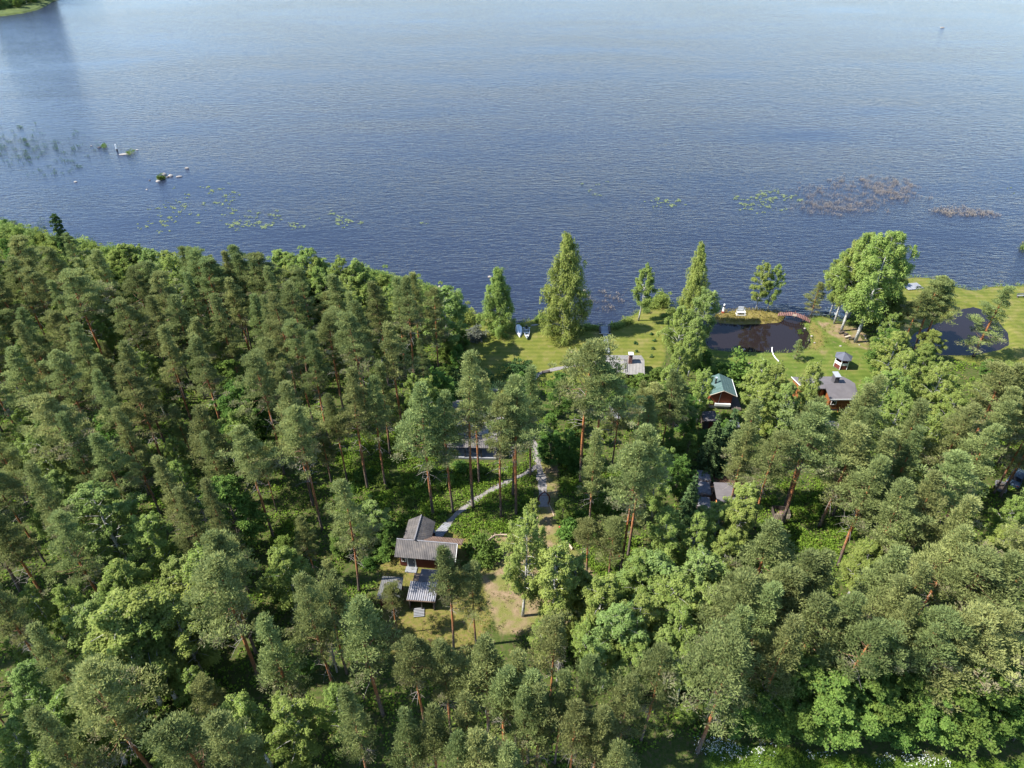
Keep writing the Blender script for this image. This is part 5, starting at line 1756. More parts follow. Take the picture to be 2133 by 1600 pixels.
for s_ in (-0.72, 0.72):
    for u in (0.22, 0.5, 0.78):
        MB().box((u * L, s_, arch(u) + 0.02), (0.1, 0.06, 0.75)).build('post', M['bridge_wood'], t)
MB().box((0.5 * L, -0.78, arch(0.5) + 0.25), (0.75, 0.04, 0.42)).build('sign_board', M['pale_plank'], t)
# --- islet ornaments
x, y = g(1506, 651)
t = thing('lighthouse_ornament', 'white ornamental lighthouse with black band and red foot on the islet tip', 'ornament', (x, y, 0))
MB().tube([(0, 0, 0), (0, 0, 0.35)], [0.36, 0.3], 10).build('base', M['red_plastic'], t)
MB().tube([(0, 0, 0.35), (0, 0, 1.35)], [0.26, 0.18], 10).build('tower', M['white_paint'], t)
MB().tube([(0, 0, 1.35), (0, 0, 1.62)], [0.22, 0.21], 10).build('band', M['iron'], t)
MB().tube([(0, 0, 1.62), (0, 0, 1.9), (0, 0, 2.05)], [0.17, 0.17, 0.03], 10).build('lantern', M['white_paint'], t)
x, y = g(1543, 656)
t = thing('garden_bench', 'white high-backed garden bench on its base frame on the islet', 'bench', (x, y, 0), 0.02)
for q in range(5):
    MB().box((0, 0.5 + 0.02 * q, 0.75 + 0.2 * q), (1.15, 0.04, 0.17)).build('back_slat', M['white_paint'], t)
for q in range(4):
    MB().box((0, 0.05 + 0.13 * q, 0.5), (1.5, 0.11, 0.04)).build('seat_slat', M['white_paint'], t)
for s_ in (-0.8, 0.8):
    MB().box((s_, 0.1, 0.72), (0.08, 0.8, 0.05)).box((s_, -0.25, 0.36), (0.07, 0.07, 0.7)).box((s_, 0.48, 0.55), (0.07, 0.07, 1.1)).build('armrest', M['white_paint'], t)
MB().box((0, -0.35, 0.08), (1.9, 0.12, 0.16)).box((0, 0.55, 0.08), (1.9, 0.12, 0.16)).box((-0.85, 0.1, 0.08), (0.12, 0.78, 0.16)).box((0.85, 0.1, 0.08), (0.12, 0.78, 0.16)).build('base_frame', M['white_paint'], t)


# --- boats
def hull(L, Bm, D, n=13, m_=9, inner=True, t=0.05):
    def pt(i, j, sh):
        u = i / (n - 1)
        b_ = (Bm / 2) * (math.sin(math.pi * (0.30 + 0.70 * u)) ** 0.75 if u > 0.3 else 0.80 + 0.2 * (u / 0.3)) if u < 1 else 0.0
        b_ = max(0.012, b_ - sh)
        a = math.pi * j / (m_ - 1) - math.pi / 2
        z = D * (1 - math.cos(a) ** 0.6) + 0.22 * D * u ** 3
        return (b_ * math.copysign(abs(math.sin(a)) ** 0.7, math.sin(a)), u * L - L / 2, z + sh)
    V = [pt(i, j, 0) for i in range(n) for j in range(m_)]
    F = [(i * m_ + j, i * m_ + j + 1, (i + 1) * m_ + j + 1, (i + 1) * m_ + j) for i in range(n - 1) for j in range(m_ - 1)]
    F.append(tuple(range(m_ - 1, -1, -1)))
    mb = MB().add(V, F)
    if inner:
        V2 = [pt(i, j, t) for i in range(n) for j in range(m_)]
        mb.add(V2, [tuple(reversed(f)) for f in F])
    gun = MB()
    for j in (0, m_ - 1):
        gun.tube([Vector(pt(i, j, 0)) + Vector((0, 0, 0.0)) for i in range(n)], 0.035, 4)
    return mb, gun


a, b_ = g(1080, 680), g(1083, 704)
t = thing('upturned_boat', 'white boat lying keel up on the lawn by the shore', 'boat', ((a[0] + b_[0]) / 2, (a[1] + b_[1]) / 2, 0.55), R(180) + math.atan2(-(b_[0] - a[0]), b_[1] - a[1]) + math.pi)
t.rotation_euler = (0, math.pi, math.atan2(-(b_[0] - a[0]), b_[1] - a[1]))
hb, gn = hull(3.9, 1.35, 0.52)
hb.build('hull', M['boat_white'], t)
gn.build('gunwale', M['boat_white'], t)
MB().box((0, 0, -0.02), (0.05, 3.0, 0.05)).build('keel', M['grey_plank'], t)
a, b_ = g(1096.5, 686), g(1098, 709)
ang = math.atan2(-(b_[0] - a[0]), b_[1] - a[1])


def rowboat(lb, loc, rz, L, Bm, mk, engine=False, z=0.0):
    t = thing('rowing_boat', lb, 'boat', (loc[0], loc[1], z), rz)
    hb, gn = hull(L, Bm, 0.5)
    hb.build('hull', M[mk], t)
    gn.build('gunwale', M['boat_white'], t)
    for yy, ww in ((-L * 0.30, 0.78), (-0.05 * L, 0.86), (L * 0.2, 0.72)):
        MB().box((0, yy, 0.36), (Bm * ww, 0.26, 0.04)).build('thwart', M['white_paint'], t)
    for s_ in (-0.28, 0.28):
        o = MB().tube([(s_, -L * 0.32, 0.44), (s_ * 0.8, L * 0.22, 0.46)], 0.025, 5).box((s_, -L * 0.32 - 0.25, 0.44), (0.14, 0.5, 0.02)).build('oar', M['pale_plank'], t)
    if engine:
        e = MB().box((0, -L / 2 - 0.12, 0.62), (0.3, 0.36, 0.34)).build('outboard_motor', M['iron'], t)
        MB().box((0, -L / 2 - 0.12, 0.2), (0.12, 0.16, 0.6)).build('motor_leg', M['iron'], e)
        for s_ in (-0.62, 0.62):
            MB().box((s_, -L / 2 + 0.25, 0.52), (0.3, 0.12, 0.05)).build('bracket', M['white_paint'], t)
    return t


rowboat('grey-green open rowing boat on the lawn, right of the white upturned boat', ((a[0] + b_[0]) / 2, (a[1] + b_[1]) / 2), ang, 4.0, 1.15, 'boat_green', True, 0.03)
a, b_ = g(1720, 645), g(1762, 664)
rowboat('long pale blue and white rowing boat drawn up in the inlet behind the birches', ((a[0] + b_[0]) / 2, (a[1] + b_[1]) / 2), math.atan2(-(b_[0] - a[0]), b_[1] - a[1]), 4.6, 1.4, 'boat_blue', False, -0.1)

# --- jetty and boardwalk
a, b_ = g(1266, 736, 0.25), g(1260.5, 696, 0.25)
rz, to = loc_frame(a, b_)
L = to(b_)[0]
t = thing('jetty', 'grey plank boardwalk and jetty platform running from the sauna lawn to the lake', 'jetty', (a[0], a[1], 0), rz)
n = 24
for i in range(n):
    MB().box((L * (i + 0.5) / n, 0, 0.22 + 0.006 * (i % 3)), (L / n - 0.03, 0.85, 0.05)).build('plank', M['grey_plank'], t)
for s_ in (-0.3, 0.3):
    MB().box((L / 2, s_, 0.1), (L, 0.09, 0.18)).build('stringer', M['dark_wood'], t)
for i in range(10):
    MB().box((L + 0.14 + 0.28 * i, 0, 0.22 + 0.005 * (i % 2)), (0.25, 1.5, 0.05)).build('plank', M['grey_plank'], t)
for s_ in (-0.92, 0.92):
    bn = MB().box((L + 1.4, s_, 0.55), (2.0, 0.34, 0.05)).build('bench', M['dark_wood'], t)
    MB().box((L + 0.7, s_, 0.3), (0.1, 0.3, 0.45)).box((L + 2.1, s_, 0.3), (0.1, 0.3, 0.45)).build('bench_leg', M['dark_wood'], bn)
MB().box((L + 0.05, 0, 0.30), (0.12, 2.3, 0.1)).build('cross_beam', M['pale_plank'], t)
for i in (0.4, 2.5):
    for s_ in (-0.7, 0.7):
        MB().tube([(L + i, s_, -1.2), (L + i, s_, 0.18)], 0.07, 6).build('pile', M['dark_wood'], t)
a, b_ = g(1888, 600, 0.25), g(1921, 597, 0.25)
rz, to = loc_frame(a, b_)
L = to(b_)[0]
t = thing('platform', 'pale grey plank platform on the grass headland by the lake', 'platform', (a[0], a[1], 0), rz)
for i in range(12):
    MB().box((L * (i + 0.5) / 12, 0.55, 0.2), (L / 12 - 0.03, 2.6, 0.05)).build('plank', M['grey_plank'], t)
for s_ in (-0.5, 1.6):
    MB().box((L / 2, s_, 0.09), (L, 0.1, 0.16)).build('stringer', M['dark_wood'], t)
x, y = g(2126, 620)
t = thing('park_bench', 'grey bench on the far right grass headland', 'bench', (x, y, 0), R(4))
for q in range(3):
    MB().box((0, 0.12 * q, 0.45), (1.7, 0.1, 0.04)).build('seat_slat', M['grey_plank'], t)
for q in range(2):
    MB().box((0, 0.36, 0.62 + 0.16 * q), (1.7, 0.03, 0.12)).build('back_slat', M['grey_plank'], t)
for s_ in (-0.7, 0.7):
    MB().box((s_, 0.12, 0.21), (0.08, 0.4, 0.42)).box((s_, 0.33, 0.55), (0.06, 0.05, 0.6)).build('leg', M['dark_wood'], t)

# --- fire place: low log benches and stones
for k, (px, py, lg, lb) in enumerate(((1752, 695, 1.3, 'dark log bench nearest the middle white-stemmed birch'), (1761, 699, 0.9, 'short dark bench in the middle of the fire place'), (1765, 704, 1.2, 'pale-topped log bench in the middle of the fire place'),
                                      (1773, 708, 1.2, 'dark log bench beside the right white-stemmed birch'))):
    x, y = g(px, py)
    t = thing('log_bench', lb, 'bench', (x, y, 0), R(22 if k < 3 else 8), 'log benches at the fire place')
    MB().box((0, 0, 0.38), (lg, 0.34, 0.1)).build('seat', M['pale_plank' if k == 2 else 'dark_wood'], t)
    for s_ in (-0.35, 0.35):
        MB().tube([(s_ * lg, 0, 0), (s_ * lg, 0, 0.33)], 0.13, 7).build('leg', M['dark_wood'], t)


def rock_mesh(name, sx, sy, sz, m, seed, sub=2):
    import bmesh
    bm = bmesh.new()
    bmesh.ops.create_icosphere(bm, subdivisions=sub, radius=1)
    r = np.random.default_rng(seed)
    dirs = rdir(7, r)
    amp = r.normal(size=7) * 0.16
    for v in bm.verts:
        n_ = np.array(v.co)
        k_ = 1 + sum(amp[i] * max(0, float(n_ @ dirs[i])) for i in range(7)) + 0.07 * math.sin(9 * n_[0] + seed) * math.sin(8 * n_[1])
        v.co = Vector((n_[0] * sx * k_ * 0.82, n_[1] * sy * k_ * 0.82, n_[2] * sz * k_ * 0.8))
    me = bpy.data.meshes.new(name)
    bm.to_mesh(me)
    bm.free()
    me.materials.append(m)
    return me


def rock(px, py, z, sx, sy, sz, lb, m='stone', name='rock', group=None, rz=0.0, cat='rock'):
    x, y = g(px, py, z)
    o = bpy.data.objects.new(name, rock_mesh(name, sx, sy, sz, M[m], int(px * 7 + py)))
    o.location = (x, y, z)
    o.rotation_euler[2] = rz
    return tag(link(o), lb, cat, group)


rock(342, 364, WATER_Z, 0.95, 0.7, 0.75, 'pale boulder at the back of the rocky islet with the little bush')
rock(329, 378, WATER_Z, 0.75, 0.6, 0.5, 'boulder at the front of the rocky islet with the little bush')
rock(350, 369, WATER_Z, 0.6, 0.5, 0.4, 'wet dark boulder at the front of the rocky islet', 'wet_stone')
rock(336, 372, WATER_Z - 0.2, 1.5, 1.2, 0.5, 'low ledge under the little bush on the rocky islet')
rock(356, 367, WATER_Z, 0.8, 0.7, 0.6, 'round pale rock just right of the rocky islet')
rock(373, 368, WATER_Z, 1.3, 0.6, 0.4, 'long low pale rock right of the rocky islet', rz=0.2)
rock(390, 351, WATER_Z, 0.7, 0.4, 0.35, 'small white rock farthest right of the rocky islet')
rock(256, 322, WATER_Z, 1.9, 0.7, 0.4, 'long flat white rock in the upper rock group', rz=0.15)
rock(286, 312, WATER_Z, 0.6, 0.4, 0.3, 'small white rock right of the long flat rock')
rock(207, 308, WATER_Z, 0.7, 0.5, 0.4, 'dark rock in the reeds left of the long flat rock', 'wet_stone')
rock(190, 304, WATER_Z, 0.45, 0.4, 0.25, 'tiny pale rock leftmost in the upper rock group')
rock(312, 376, WATER_Z, 0.35, 0.35, 0.25, 'tiny dark rock left of the rocky islet', 'wet_stone')
rock(158, 379, WATER_Z, 0.6, 0.4, 0.35, 'lone white rock off the reed bay')
rock(306, 395, WATER_Z, 0.3, 0.25, 0.2, 'tiny pale rock among the lily pads below the rocky islet')
rock(1020, 577, WATER_Z, 0.65, 0.5, 0.4, 'pale rock in the water behind the left weeping birch')
rock(1963, 58, WATER_Z, 1.5, 0.7, 0.5, 'lone pale rock far out on the lake')
rock(1218, 605, WATER_Z, 0.45, 0.4, 0.35, 'upper of two pale rocks beside the tallest weeping birch')
rock(1223, 615, WATER_Z, 0.4, 0.35, 0.3, 'lower of two pale rocks beside the tallest weeping birch')
rock(916, 597, WATER_Z, 0.3, 0.3, 0.25, 'tiny white rock off the left end of the lawn')
rock(1113, 677, 0, 1.2, 0.4, 0.3, 'long pale stone on the shore above the rowing boat', rz=0.2)
rock(1549, 728, 0, 0.5, 0.35, 0.25, 'grey stone on the lower edge of the pond')
rock(1735, 886, 0, 1.9, 1.3, 0.7, 'pale gravel heap on the grass below the orange timber house', 'heap', 'gravel_heap', None, 0, 'heap')
rock(1645, 842, 0, 1.3, 1.1, 0.5, 'pale gravel heap among the birches left of the orange timber house', 'heap', 'gravel_heap', None, 0, 'heap')
for k, (px, py) in enumerate(((1801, 699), (1803, 705), (1805, 711), (1751, 721), (1790, 719), (1786, 686), (1500, 654), (1516, 650), (1676, 684), (1690, 700), (1684, 709), (1697, 714))):
    rock(px, py, 0.02, 0.28, 0.24, 0.18, ['upper', 'middle', 'lower'][k] + ' of three white edge stones right of the fire place' if k < 3 else
         {3: 'small pale stone below the log benches', 4: 'flat pale stone by the right white-stemmed birch', 5: 'pale stone behind the right white-stemmed birch', 6: 'pale stone at the foot of the ornamental lighthouse', 7: 'pale stone right of the ornamental lighthouse',
          8: 'pale stone at the right pond bank, nearest the bridge', 9: 'pale stone halfway along the right pond bank', 10: 'small pale stone low on the right pond bank', 11: 'lowest pale stone on the right pond bank'}[k], 'stone', 'stone', None, 0, 'stone')
x, y = g(244, 314, WATER_Z)
t = thing('channel_post', 'white marker post with dark foot beside the long flat rock', 'post', (x, y, WATER_Z - 0.3))
MB().tube([(0, 0, 0), (0, 0, 0.9)], 0.28, 7).build('base', M['wet_stone'], t)
MB().tube([(0, 0, 0.9), (0, 0, 2.3)], [0.22, 0.16], 8).build('shaft', M['white_paint'], t)

# --- white pipe from the pond
P = [g(1607.5, 727), g(1608, 733), g(1611, 741), (g(1616, 748)), g(1622, 754)]
mb = MB().tube([(p[0], p[1], 0.12 + (0.25 if i == 0 else 0)) for i, p in enumerate(P)], 0.09, 7)
o = mb.build('pipe', M['white_paint'])
tag(o, 'white curved pipe leading from the pond onto the grass', 'pipe')

# --- round wooden gate over the lane
a, b_ = g(1123.5, 1049), g(1143, 1049)
rz, to = loc_frame(a, b_)
L = to(b_)[0]
t = thing('garden_gate', 'dark red rounded arch gate standing over the gravel lane', 'gate', (a[0], a[1], 0), rz)
for s_, sgn in ((0, -1), (L, 1)):
    pts = [(s_ - sgn * 0.05, 0, 0), (s_ + sgn * 0.12, 0, 0.6), (s_ + sgn * 0.10, 0, 1.2), (s_ - sgn * 0.05, 0, 1.7), (s_ - sgn * 0.32, 0, 2.05), (L / 2, 0, 2.35)]
    MB().tube(pts, 0.085, 6).build('jamb', M['red_board'], t)
MB().box((L / 2, 0, 2.42), (0.18, 0.14, 0.22)).build('keystone', M['red_board'], t)
MB().tube([(0.05, 0, 1.62), (L - 0.05, 0, 1.62)], 0.035, 5).build('crossbar', M['red_board'], t)
for s_ in (-0.62, L + 0.62):
    pass


def log_fence(lb, pts, h=0.35, r_=0.11, name='log_fence'):
    P = [g(*p) for p in pts]
    t = thing(name, lb, 'fence', (P[0][0], P[0][1], 0))
    o = P[0]
    for i in range(len(P) - 1):
        p, q = P[i], P[i + 1]
        for lv in range(2 if h > 0.2 else 1):
            MB().tube([(p[0] - o[0], p[1] - o[1], r_ + lv * 2 * r_ * 0.95), (q[0] - o[0], q[1] - o[1], r_ + lv * 2 * r_ * 0.95)], r_ * (1.05 - 0.1 * lv), 7).build('log', M['log'], t)
        MB().tube([(p[0] - o[0], p[1] - o[1] + 0.14, 0), (p[0] - o[0], p[1] - o[1] + 0.14, h + 0.2)], 0.06, 6).build('post', M['log'], t)
    return t


log_fence('low fence of pale logs at the upper left edge of the sandy clearing', [(1004, 1140), (1013, 1131), (1024, 1123), (1031, 1118), (1043, 1117), (1056, 1117)])
log_fence('low fence of pale logs along the right edge of the sandy lane', [(1165, 1103), (1171, 1114), (1177, 1124), (1184, 1135), (1192, 1146)])
log_fence('thin dark log edging on the left side of the sandy lane', [(1124, 1052), (1121, 1070), (1118, 1090), (1114, 1110)], 0.1, 0.07)
log_fence('thin dark log edging on the right side of the sandy lane', [(1144, 1052), (1152, 1070), (1157, 1084)], 0.1, 0.07)
x, y = g(1165, 1107)
t = thing('gate_post', 'red-topped post at the upper end of the right log fence', 'post', (x, y, 0))
MB().tube([(0, 0, 0), (0, 0, 0.8)], 0.1, 7).build('shaft', M['log'], t)
MB().tube([(0, 0, 0.8), (0, 0, 0.95)], 0.13, 7).build('cap', M['red_plastic'], t)
x, y = g(1282, 1161)
t = thing('crate', 'red crate on the ground between the pines right of the clearing', 'crate', (x, y, 0), 0.3)
for s_ in (-0.4, 0.4):
    MB().box((s_, 0, 0.25), (0.05, 0.7, 0.5)).build('side', M['red_plastic'], t)
    MB().box((0, s_ * 0.8, 0.25), (0.74, 0.05, 0.5)).build('side', M['red_plastic'], t)
MB().box((0, 0, 0.04), (0.74, 0.6, 0.05)).build('bottom', M['red_plastic'], t)

# --- covered woodpiles
for k, (px, py, mk, lb) in enumerate(((1466, 991, 'tarp', 'covered woodpile at the top of the row, under a rumpled grey sheet'), (1466, 1017, 'tarp', 'covered woodpile second from the top of the row, under a smooth grey sheet'),
                                      (1467, 1049, 'tarp', 'covered woodpile third from the top of the row, under a torn grey sheet'), (1473, 1077, 'white_tarp', 'covered woodpile at the bottom of the row, under a white sheet'))):
    x, y = g(px, py, 1.1)
    w2, l2, hh = 1.05, (1.0, 1.28, 1.2, 1.0)[k], 1.25
    t = thing('woodpile', lb, 'woodpile', (x, y, 0), R(-8 + 3 * k), 'woodpiles under sheets beside the dark spruces')
    r = np.random.default_rng(60 + k)
    V, F = [], []
    nu, nv = 15, 13
    for j in range(nv):
        for i in range(nu):
            u, v = i / (nu - 1) * 2 - 1, j / (nv - 1) * 2 - 1
            zz = hh + 0.18 * (1 - abs(u) ** 2.5) + 0.07 * r.normal() * (0.5 if abs(u) > 0.7 else 0.6)
            if abs(u) > 0.93 or abs(v) > 0.93:
                zz -= 0.42 + 0.12 * r.normal()
            V.append((u * w2 * (1.02 if abs(u) < 0.93 else 1.0), v * l2, zz))
    for j in range(nv - 1):
        for i in range(nu - 1):
            a = j * nu + i
            F.append((a, a + 1, a + nu + 1, a + nu))
    o = MB().add(V, F).build('sheet', M[mk], t)
    for p_ in o.data.polygons:
        p_.use_smooth = True
    lg = MB()
    for zz in range(5):
        for q in range(int(l2 * 2 / 0.24)):
            lg.tube([(-w2 + 0.06, -l2 + 0.14 + 0.24 * q, 0.13 + 0.235 * zz), (w2 - 0.06, -l2 + 0.14 + 0.24 * q, 0.13 + 0.235 * zz)], 0.11, 6)
    lo = lg.build('firewood', M['brown_roof'], t)
    lo['kind'] = 'stuff'
a, b_ = g(1494, 1045, 1.9), g(1535, 1047, 1.9)
rz, to = loc_frame(a, b_)
L, D = to(b_)[0], to(g(1500, 1005, 2.2))[1]
t = thing('shelter', 'low open wood shelter with grey felt roof right of the covered woodpiles', 'shed', (a[0], a[1], 0), rz)
sheet((0, 0, 1.85), (L, 0, 1.85), (L, D, 2.2), (0, D, 2.2), 1, 3, 0, 0.02, 0.08).build('roof', M['lilac_felt'], t)
for x_ in (0.15, L - 0.15):
    for y_ in (0.2, D - 0.2):
        MB().box((x_, y_, 0.88), (0.12, 0.12, 1.74)).build('post', M['pale_plank'], t)
MB().box((L / 2, D - 0.12, 1.0), (L - 0.3, 0.05, 1.9)).build('wall', M['dark_wood'], t)
for q in range(9):
    MB().tube([(0.35 + (q % 3) * 0.5, 0.25, 0.2 + 0.22 * (q // 3)), (0.35 + (q % 3) * 0.5, 1.5, 0.2 + 0.22 * (q // 3))], 0.1, 6).build('log', M['orange_wood'], t)
x, y = g(1627, 1082)
t = thing('compost_bin', 'open square bin with pale upright planks in front, below the black-stemmed pine', 'bin', (x, y, 0), R(-6))
for q in range(9):
    MB().box((-1.0 + 0.25 * q, 0, 0.5), (0.19, 0.05, 1.0 + 0.06 * (q % 3))).build('plank', M['pale_plank'], t)
for q in range(9):
    MB().box((-1.0 + 0.25 * q, 1.6, 0.5), (0.23, 0.05, 1.0)).build('plank', M['dark_wood'], t)
for s_ in (-1.12, 1.12):
    MB().box((s_, 0.8, 0.5), (0.05, 1.55, 1.0)).build('side', M['dark_wood'], t)
rock(x * 0 + 1627, 1070, 0.1, 0.95, 0.65, 0.55, 'brown heap of leaf compost in the open square bin', 'brown_roof', 'compost_heap', None, 0, 'heap')
# --- small roofs between the trees
for (px, py, w_, d_, hh, mk, lb) in ((1526, 884, 2.1, 1.5, 1.6, 'slate', 'small shelter with flat blue-grey roof below the green-roofed cabin'), (1478, 868, 2.4, 2.2, 1.9, 'felt', 'small hut with dark domed roof behind the left dark spruce'),
                                     (1281, 858, 1.5, 4.2, 1.9, 'tin', 'narrow shed with pale grey roof between the pines below the sauna')):
    x, y = g(px, py, hh)
    t = thing('hut', lb, 'hut', (x, y, 0), R(3))
    sheet((-w_ / 2, -d_ / 2, hh), (w_ / 2, -d_ / 2, hh), (w_ / 2, d_ / 2, hh + 0.25), (-w_ / 2, d_ / 2, hh + 0.25), 8, 1, 0.015, 0, 0.06).build('roof', M[mk], t)
    wl = MB()
    boards(wl, -w_ / 2 + 0.15, w_ / 2 - 0.15, 0.05, hh - 0.12, -d_ / 2 + 0.2)
    wl.box((0, 0.1, hh / 2), (w_ - 0.3, d_ - 0.5, hh - 0.2))
    wl.build('wall', M['dark_wood'], t)
    MB().box((0.1, -d_ / 2 + 0.16, hh * 0.44), (0.7, 0.04, hh * 0.78)).build('door', M['red_board'], t)
x, y = g(1974, 818)
t = thing('board', 'yellowish board lying on the grass in the gap between the birches', 'board', (x, y, 0.04), R(5))
MB().box((0, 0, 0.03), (1.8, 0.5, 0.05)).build('plank', M['pale_plank'], t)
MB().box((0, 0, -0.01), (0.1, 0.48, 0.03)).build('batten', M['dark_wood'], t)
x, y = g(1030, 816)
t = thing('garden_box', 'grey lidded box on the grass behind the tall pines at the lower lawn edge', 'box', (x, y, 0), 0.1)
MB().box((0, 0, 0.25), (1.1, 0.65, 0.5)).build('body', M['grey_plank'], t)
MB().box((0, 0, 0.54), (1.2, 0.75, 0.07)).build('lid', M['tin'], t)
x, y = g(1137, 777)
t = thing('garden_bench', 'dark bench beside the gravel path on the lower lawn', 'bench', (x, y, 0), R(10))
MB().box((0, 0, 0.42), (1.5, 0.4, 0.06)).build('seat', M['dark_wood'], t)
for s_ in (-0.6, 0.6):
    MB().box((s_, 0, 0.2), (0.1, 0.36, 0.39)).build('leg', M['dark_wood'], t)

# --- parked car under the pines at the right edge
a, b_ = g(2098, 1028), g(2130, 975)
t = thing('parked_car', 'dark blue parked car half hidden by rust-stemmed pines at the right edge', 'car', ((a[0] + b_[0]) / 2, (a[1] + b_[1]) / 2, 0), math.atan2(-(b_[0] - a[0]), b_[1] - a[1]))
prof = [(-2.2, 0.35), (-2.25, 0.75), (-2.0, 0.98), (-1.5, 1.02), (-0.95, 1.42), (0.6, 1.45), (1.25, 1.02), (2.1, 0.86), (2.25, 0.6), (2.2, 0.35)]
V, F = [], []
for s_ in (-1, 1):
    for (yy, zz) in prof:
        V.append((s_ * (0.88 if zz < 1.05 else 0.70), yy, zz))
n = len(prof)
F += [tuple(range(n - 1, -1, -1)), tuple(range(n, 2 * n))]
for i in range(n):
    j = (i + 1) % n
    F.append((i, j, n + j, n + i))
MB().add(V, F).build('body', M['car_paint'], t)
MB().add([(-0.62, 0.66, 1.425), (0.62, 0.66, 1.425), (0.76, 1.22, 1.06), (-0.76, 1.22, 1.06)], [(3, 2, 1, 0)]).build('windscreen', M['boat_blue'], t)
MB().add([(-0.62, -1.0, 1.40), (0.62, -1.0, 1.40), (0.76, -1.47, 1.06), (-0.76, -1.47, 1.06)], [(0, 1, 2, 3)]).build('rear_window', M['dark_glass'], t)
for s_ in (-1, 1):
    MB().add([(s_ * 0.73, -0.9, 1.38), (s_ * 0.73, 0.55, 1.40), (s_ * 0.885, 1.05, 1.05), (s_ * 0.885, -1.35, 1.05)], [(0, 1, 2, 3)]).build('side_window', M['dark_glass'], t)
    for yy in (-1.35, 1.4):
        w = MB().tube([(s_ * 0.72, yy, 0.32), (s_ * 0.92, yy, 0.32)], 0.32, 14).build('wheel', M['rubber'], t)
        MB().tube([(s_ * 0.92, yy, 0.32), (s_ * 0.935, yy, 0.32)], 0.19, 10).build('rim', M['metal'], w)
    MB().box((s_ * 0.62, 2.22, 0.70), (0.32, 0.06, 0.16)).build('headlight', M['lamp_glass'], t)
    MB().box((s_ * 0.65, -2.24, 0.80), (0.28, 0.05, 0.14)).build('tail_light', M['red_plastic'], t)
x, y = g(2081, 1020)
t = thing('trailer', 'small open trailer behind the parked car under the right-edge pines', 'trailer', (x, y, 0), R(-25))
for s_ in (-0.6, 0.6):
    MB().box((s_, 0, 0.65), (0.05, 2.0, 0.4)).build('side', M['tin'], t)
    w = MB().tube([(s_ * 1.1, 0, 0.28), (s_ * 1.3, 0, 0.28)], 0.28, 12).build('wheel', M['rubber'], t)
MB().box((0, 0, 0.46), (1.2, 2.0, 0.05)).build('floor', M['dark_wood'], t)
MB().box((0, 1.0, 0.65), (1.2, 0.05, 0.4)).box((0, -1.0, 0.65), (1.2, 0.05, 0.4)).build('tailboard', M['tin'], t)
MB().tube([(0, 1.0, 0.45), (0, 2.1, 0.42)], 0.04, 5).build('drawbar', M['iron'], t)

# --- dead snags, and the little bush on the rocky islet
for sx_, sy_, lb in ((702, 1400, 'bleached dead tree with bare twigs in the forest below the sheds'), (438, 1112, 'grey dead tree with bare twigs among pines left of the red cabin'), (1160, 1420, 'grey dead tree with bare twigs below the sandy clearing')):
  x, y = g(sx_, sy_)
  t = thing('dead_tree', lb, 'tree', (x, y, 0))
  tr = MB().tube([(0, 0, 0), (0.1, 0, 4), (0, 0.2, 7.5)], [0.13, 0.09, 0.03], 6)
  tr.build('trunk', M['dead_wood'], t)
  tw = MB()
  for q in range(60):
      zz = 2.2 + 5 * rnd.random()
      az = rnd.random() * 6.28
      L = 0.5 + 1.1 * rnd.random() * (1 - zz / 9)
      e = (L * math.cos(az), L * math.sin(az), zz - 0.3 * L + 0.2)
      tw.tube([(0.05, 0.05, zz), e], [0.03, 0.008], 3, False)
      tw.tube([(e[0] * 0.6, e[1] * 0.6, zz), (e[0] * 0.6 + 0.4 * rnd.uniform(-1, 1), e[1] * 0.6 + 0.4 * rnd.uniform(-1, 1), zz - 0.2)], [0.02, 0.006], 3, False)
  tw.build('branches', M['dead_wood'], t)
x, y = g(336, 374, WATER_Z)
H, tm, cm = PROTO['bush'][1]
t = thing('bush', 'little green bush growing on the rocky islet', 'shrub', (x, y, WATER_Z + 0.1))
t.scale = (0.75, 0.75, 0.65)
for nm, me in (('stem', tm), ('crown', cm)):
    link(bpy.data.objects.new(nm, me), t)
P = [g(217 + rnd.gauss(0, 3), 305 + rnd.gauss(0, 2), WATER_Z) for _ in range(26)] + [g(268 + rnd.gauss(0, 4), 321 + rnd.gauss(0, 1.5), WATER_Z) for _ in range(22)] + [g(277 + rnd.gauss(0, 6), 317 + rnd.gauss(0, 2), WATER_Z) for _ in range(10)]
P = np.array(P)
scatter_mass('rock_grass', P[:, 0], P[:, 1], np.full(len(P), 0.6), np.full(len(P), 0.4), M['undergrowth'], 9, 0.5, 0.08, 21, 0.1, 1.5, 1.0, -0.4)

# --- the headland across the bay (top left corner)
out = [g(-400, 60, -0.5), g(-150, 44, -0.5), (g(-40, 37, -0.5)), g(15, 33, -0.5), g(50, 28, -0.5), g(78, 21, -0.5), g(95, 13, -0.5), g(112, 2, -0.5)]
out += [(out[-1][0] + 10, out[-1][1] + 45), (out[-1][0] - 40, out[-1][1] + 130), (out[0][0] - 60, out[0][1] + 260), (out[0][0] - 160, out[0][1] + 40)]
cx_ = sum(p[0] for p in out) / len(out)
cy_ = sum(p[1] for p in out) / len(out)
V, F = [], []
n = len(out)
for f, z in ((1.03, -1.3), (1.0, -0.42), (0.975, 0.3), (0.8, 1.5), (0.3, 2.5)):
    V += [(cx_ + (p[0] - cx_) * f, cy_ + (p[1] - cy_) * f, z) for p in out]
for r_ in range(4):
    for i in range(n):
        j = (i + 1) % n
        F.append((r_ * n + i, r_ * n + j, (r_ + 1) * n + j, (r_ + 1) * n + i))
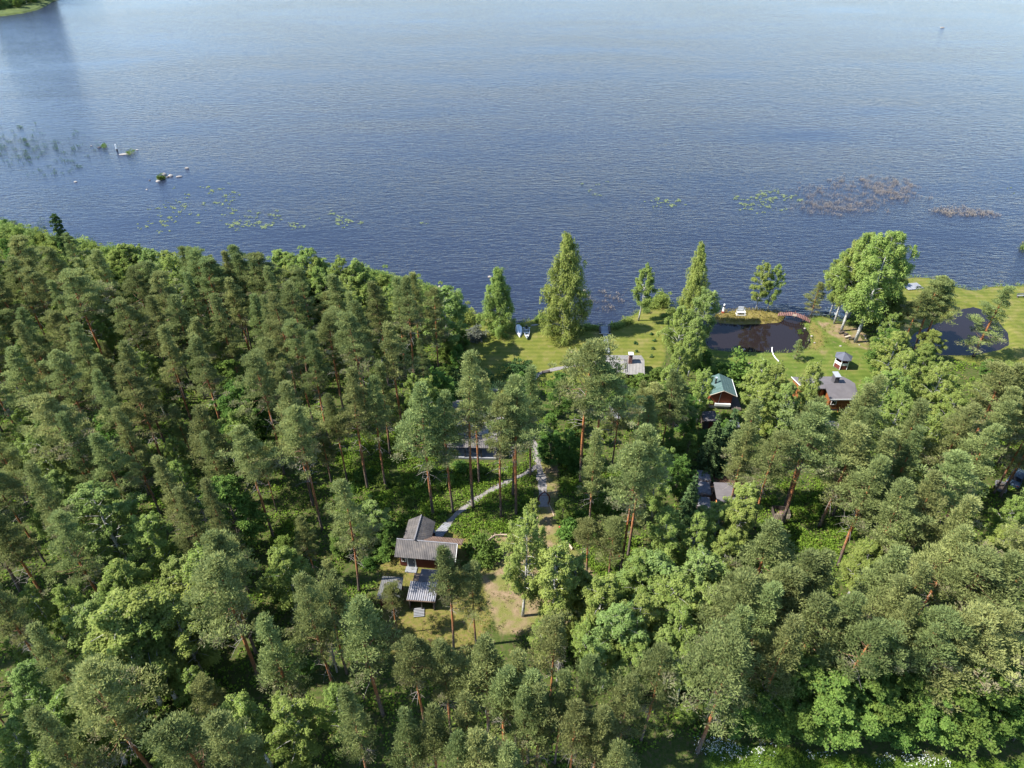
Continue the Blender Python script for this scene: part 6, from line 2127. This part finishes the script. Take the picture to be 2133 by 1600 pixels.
F.append(tuple(4 * n + i for i in range(n)))
tag(MB().add(V, F).build('headland', varied('headland_grass', (0.035, 0.055, 0.012), (0.085, 0.11, 0.022), 0.25, 0.95)), kind='structure')
for k, (px, py, kind, h) in enumerate(((8, 22, 'aspen', 8), (24, 17, 'birch', 10), (40, 20, 'aspen', 7), (58, 13, 'birch', 11), (72, 9, 'aspen', 9), (86, 3, 'dark_aspen', 15), (97, -3, 'dark_aspen', 17), (106, -8, 'dark_aspen', 18), (-15, 22, 'birch', 11), (45, 2, 'pine', 18), (66, -4, 'pine', 19), (20, 0, 'pine', 18))):
    x, y = g(px, py, 0)
    H, tm, cm = PROTO[kind][k % len(PROTO[kind])]
    nm = NAMES[kind]
    t = thing(nm, ['bright low aspen at the corner of the far headland', 'birch just above the far headland bank', 'low aspen in the middle of the far headland bank', 'taller birch on the right half of the far headland', 'aspen near the tip of the far headland',
                   'first dark spire tree at the tip of the far headland', 'second dark spire tree at the tip of the far headland', 'outermost dark spire tree at the tip of the far headland', 'birch cut by the frame on the far headland', 'left pine behind the far headland bank',
                   'right pine behind the far headland bank', 'innermost pine on the far headland'][k], 'tree', (x, y, 0.2), rnd.random() * 6.28)
    t.scale = (h / H * 1.3, h / H * 1.3, h / H)
    for pn, me in (('trunk', tm), ('crown', cm)):
        link(bpy.data.objects.new(pn, me), t)
for k, (px, py, h) in enumerate(((0, 25, 5), (16, 22, 6), (30, 19, 6), (44, 15, 7), (55, 11, 6), (68, 7, 7), (80, 2, 8), (-8, 19, 8), (12, 14, 9), (34, 10, 9), (52, 4, 9), (28, 4, 10))):
    x, y = g(px, py, 0)
    H, tm, cm = PROTO['dark_bush'][0]
    t = thing('bush', f'{NTH[k]} dark thicket bush along the far headland, counting up from its left bank', 'shrub', (x, y, 0.2), rnd.random() * 6.28, 'dark thicket on the far headland')
    t.scale = (h / H * 0.8, h / H * 0.8, h / H)
    for pn, me in (('stem', tm), ('crown', cm)):
        link(bpy.data.objects.new(pn, me), t)
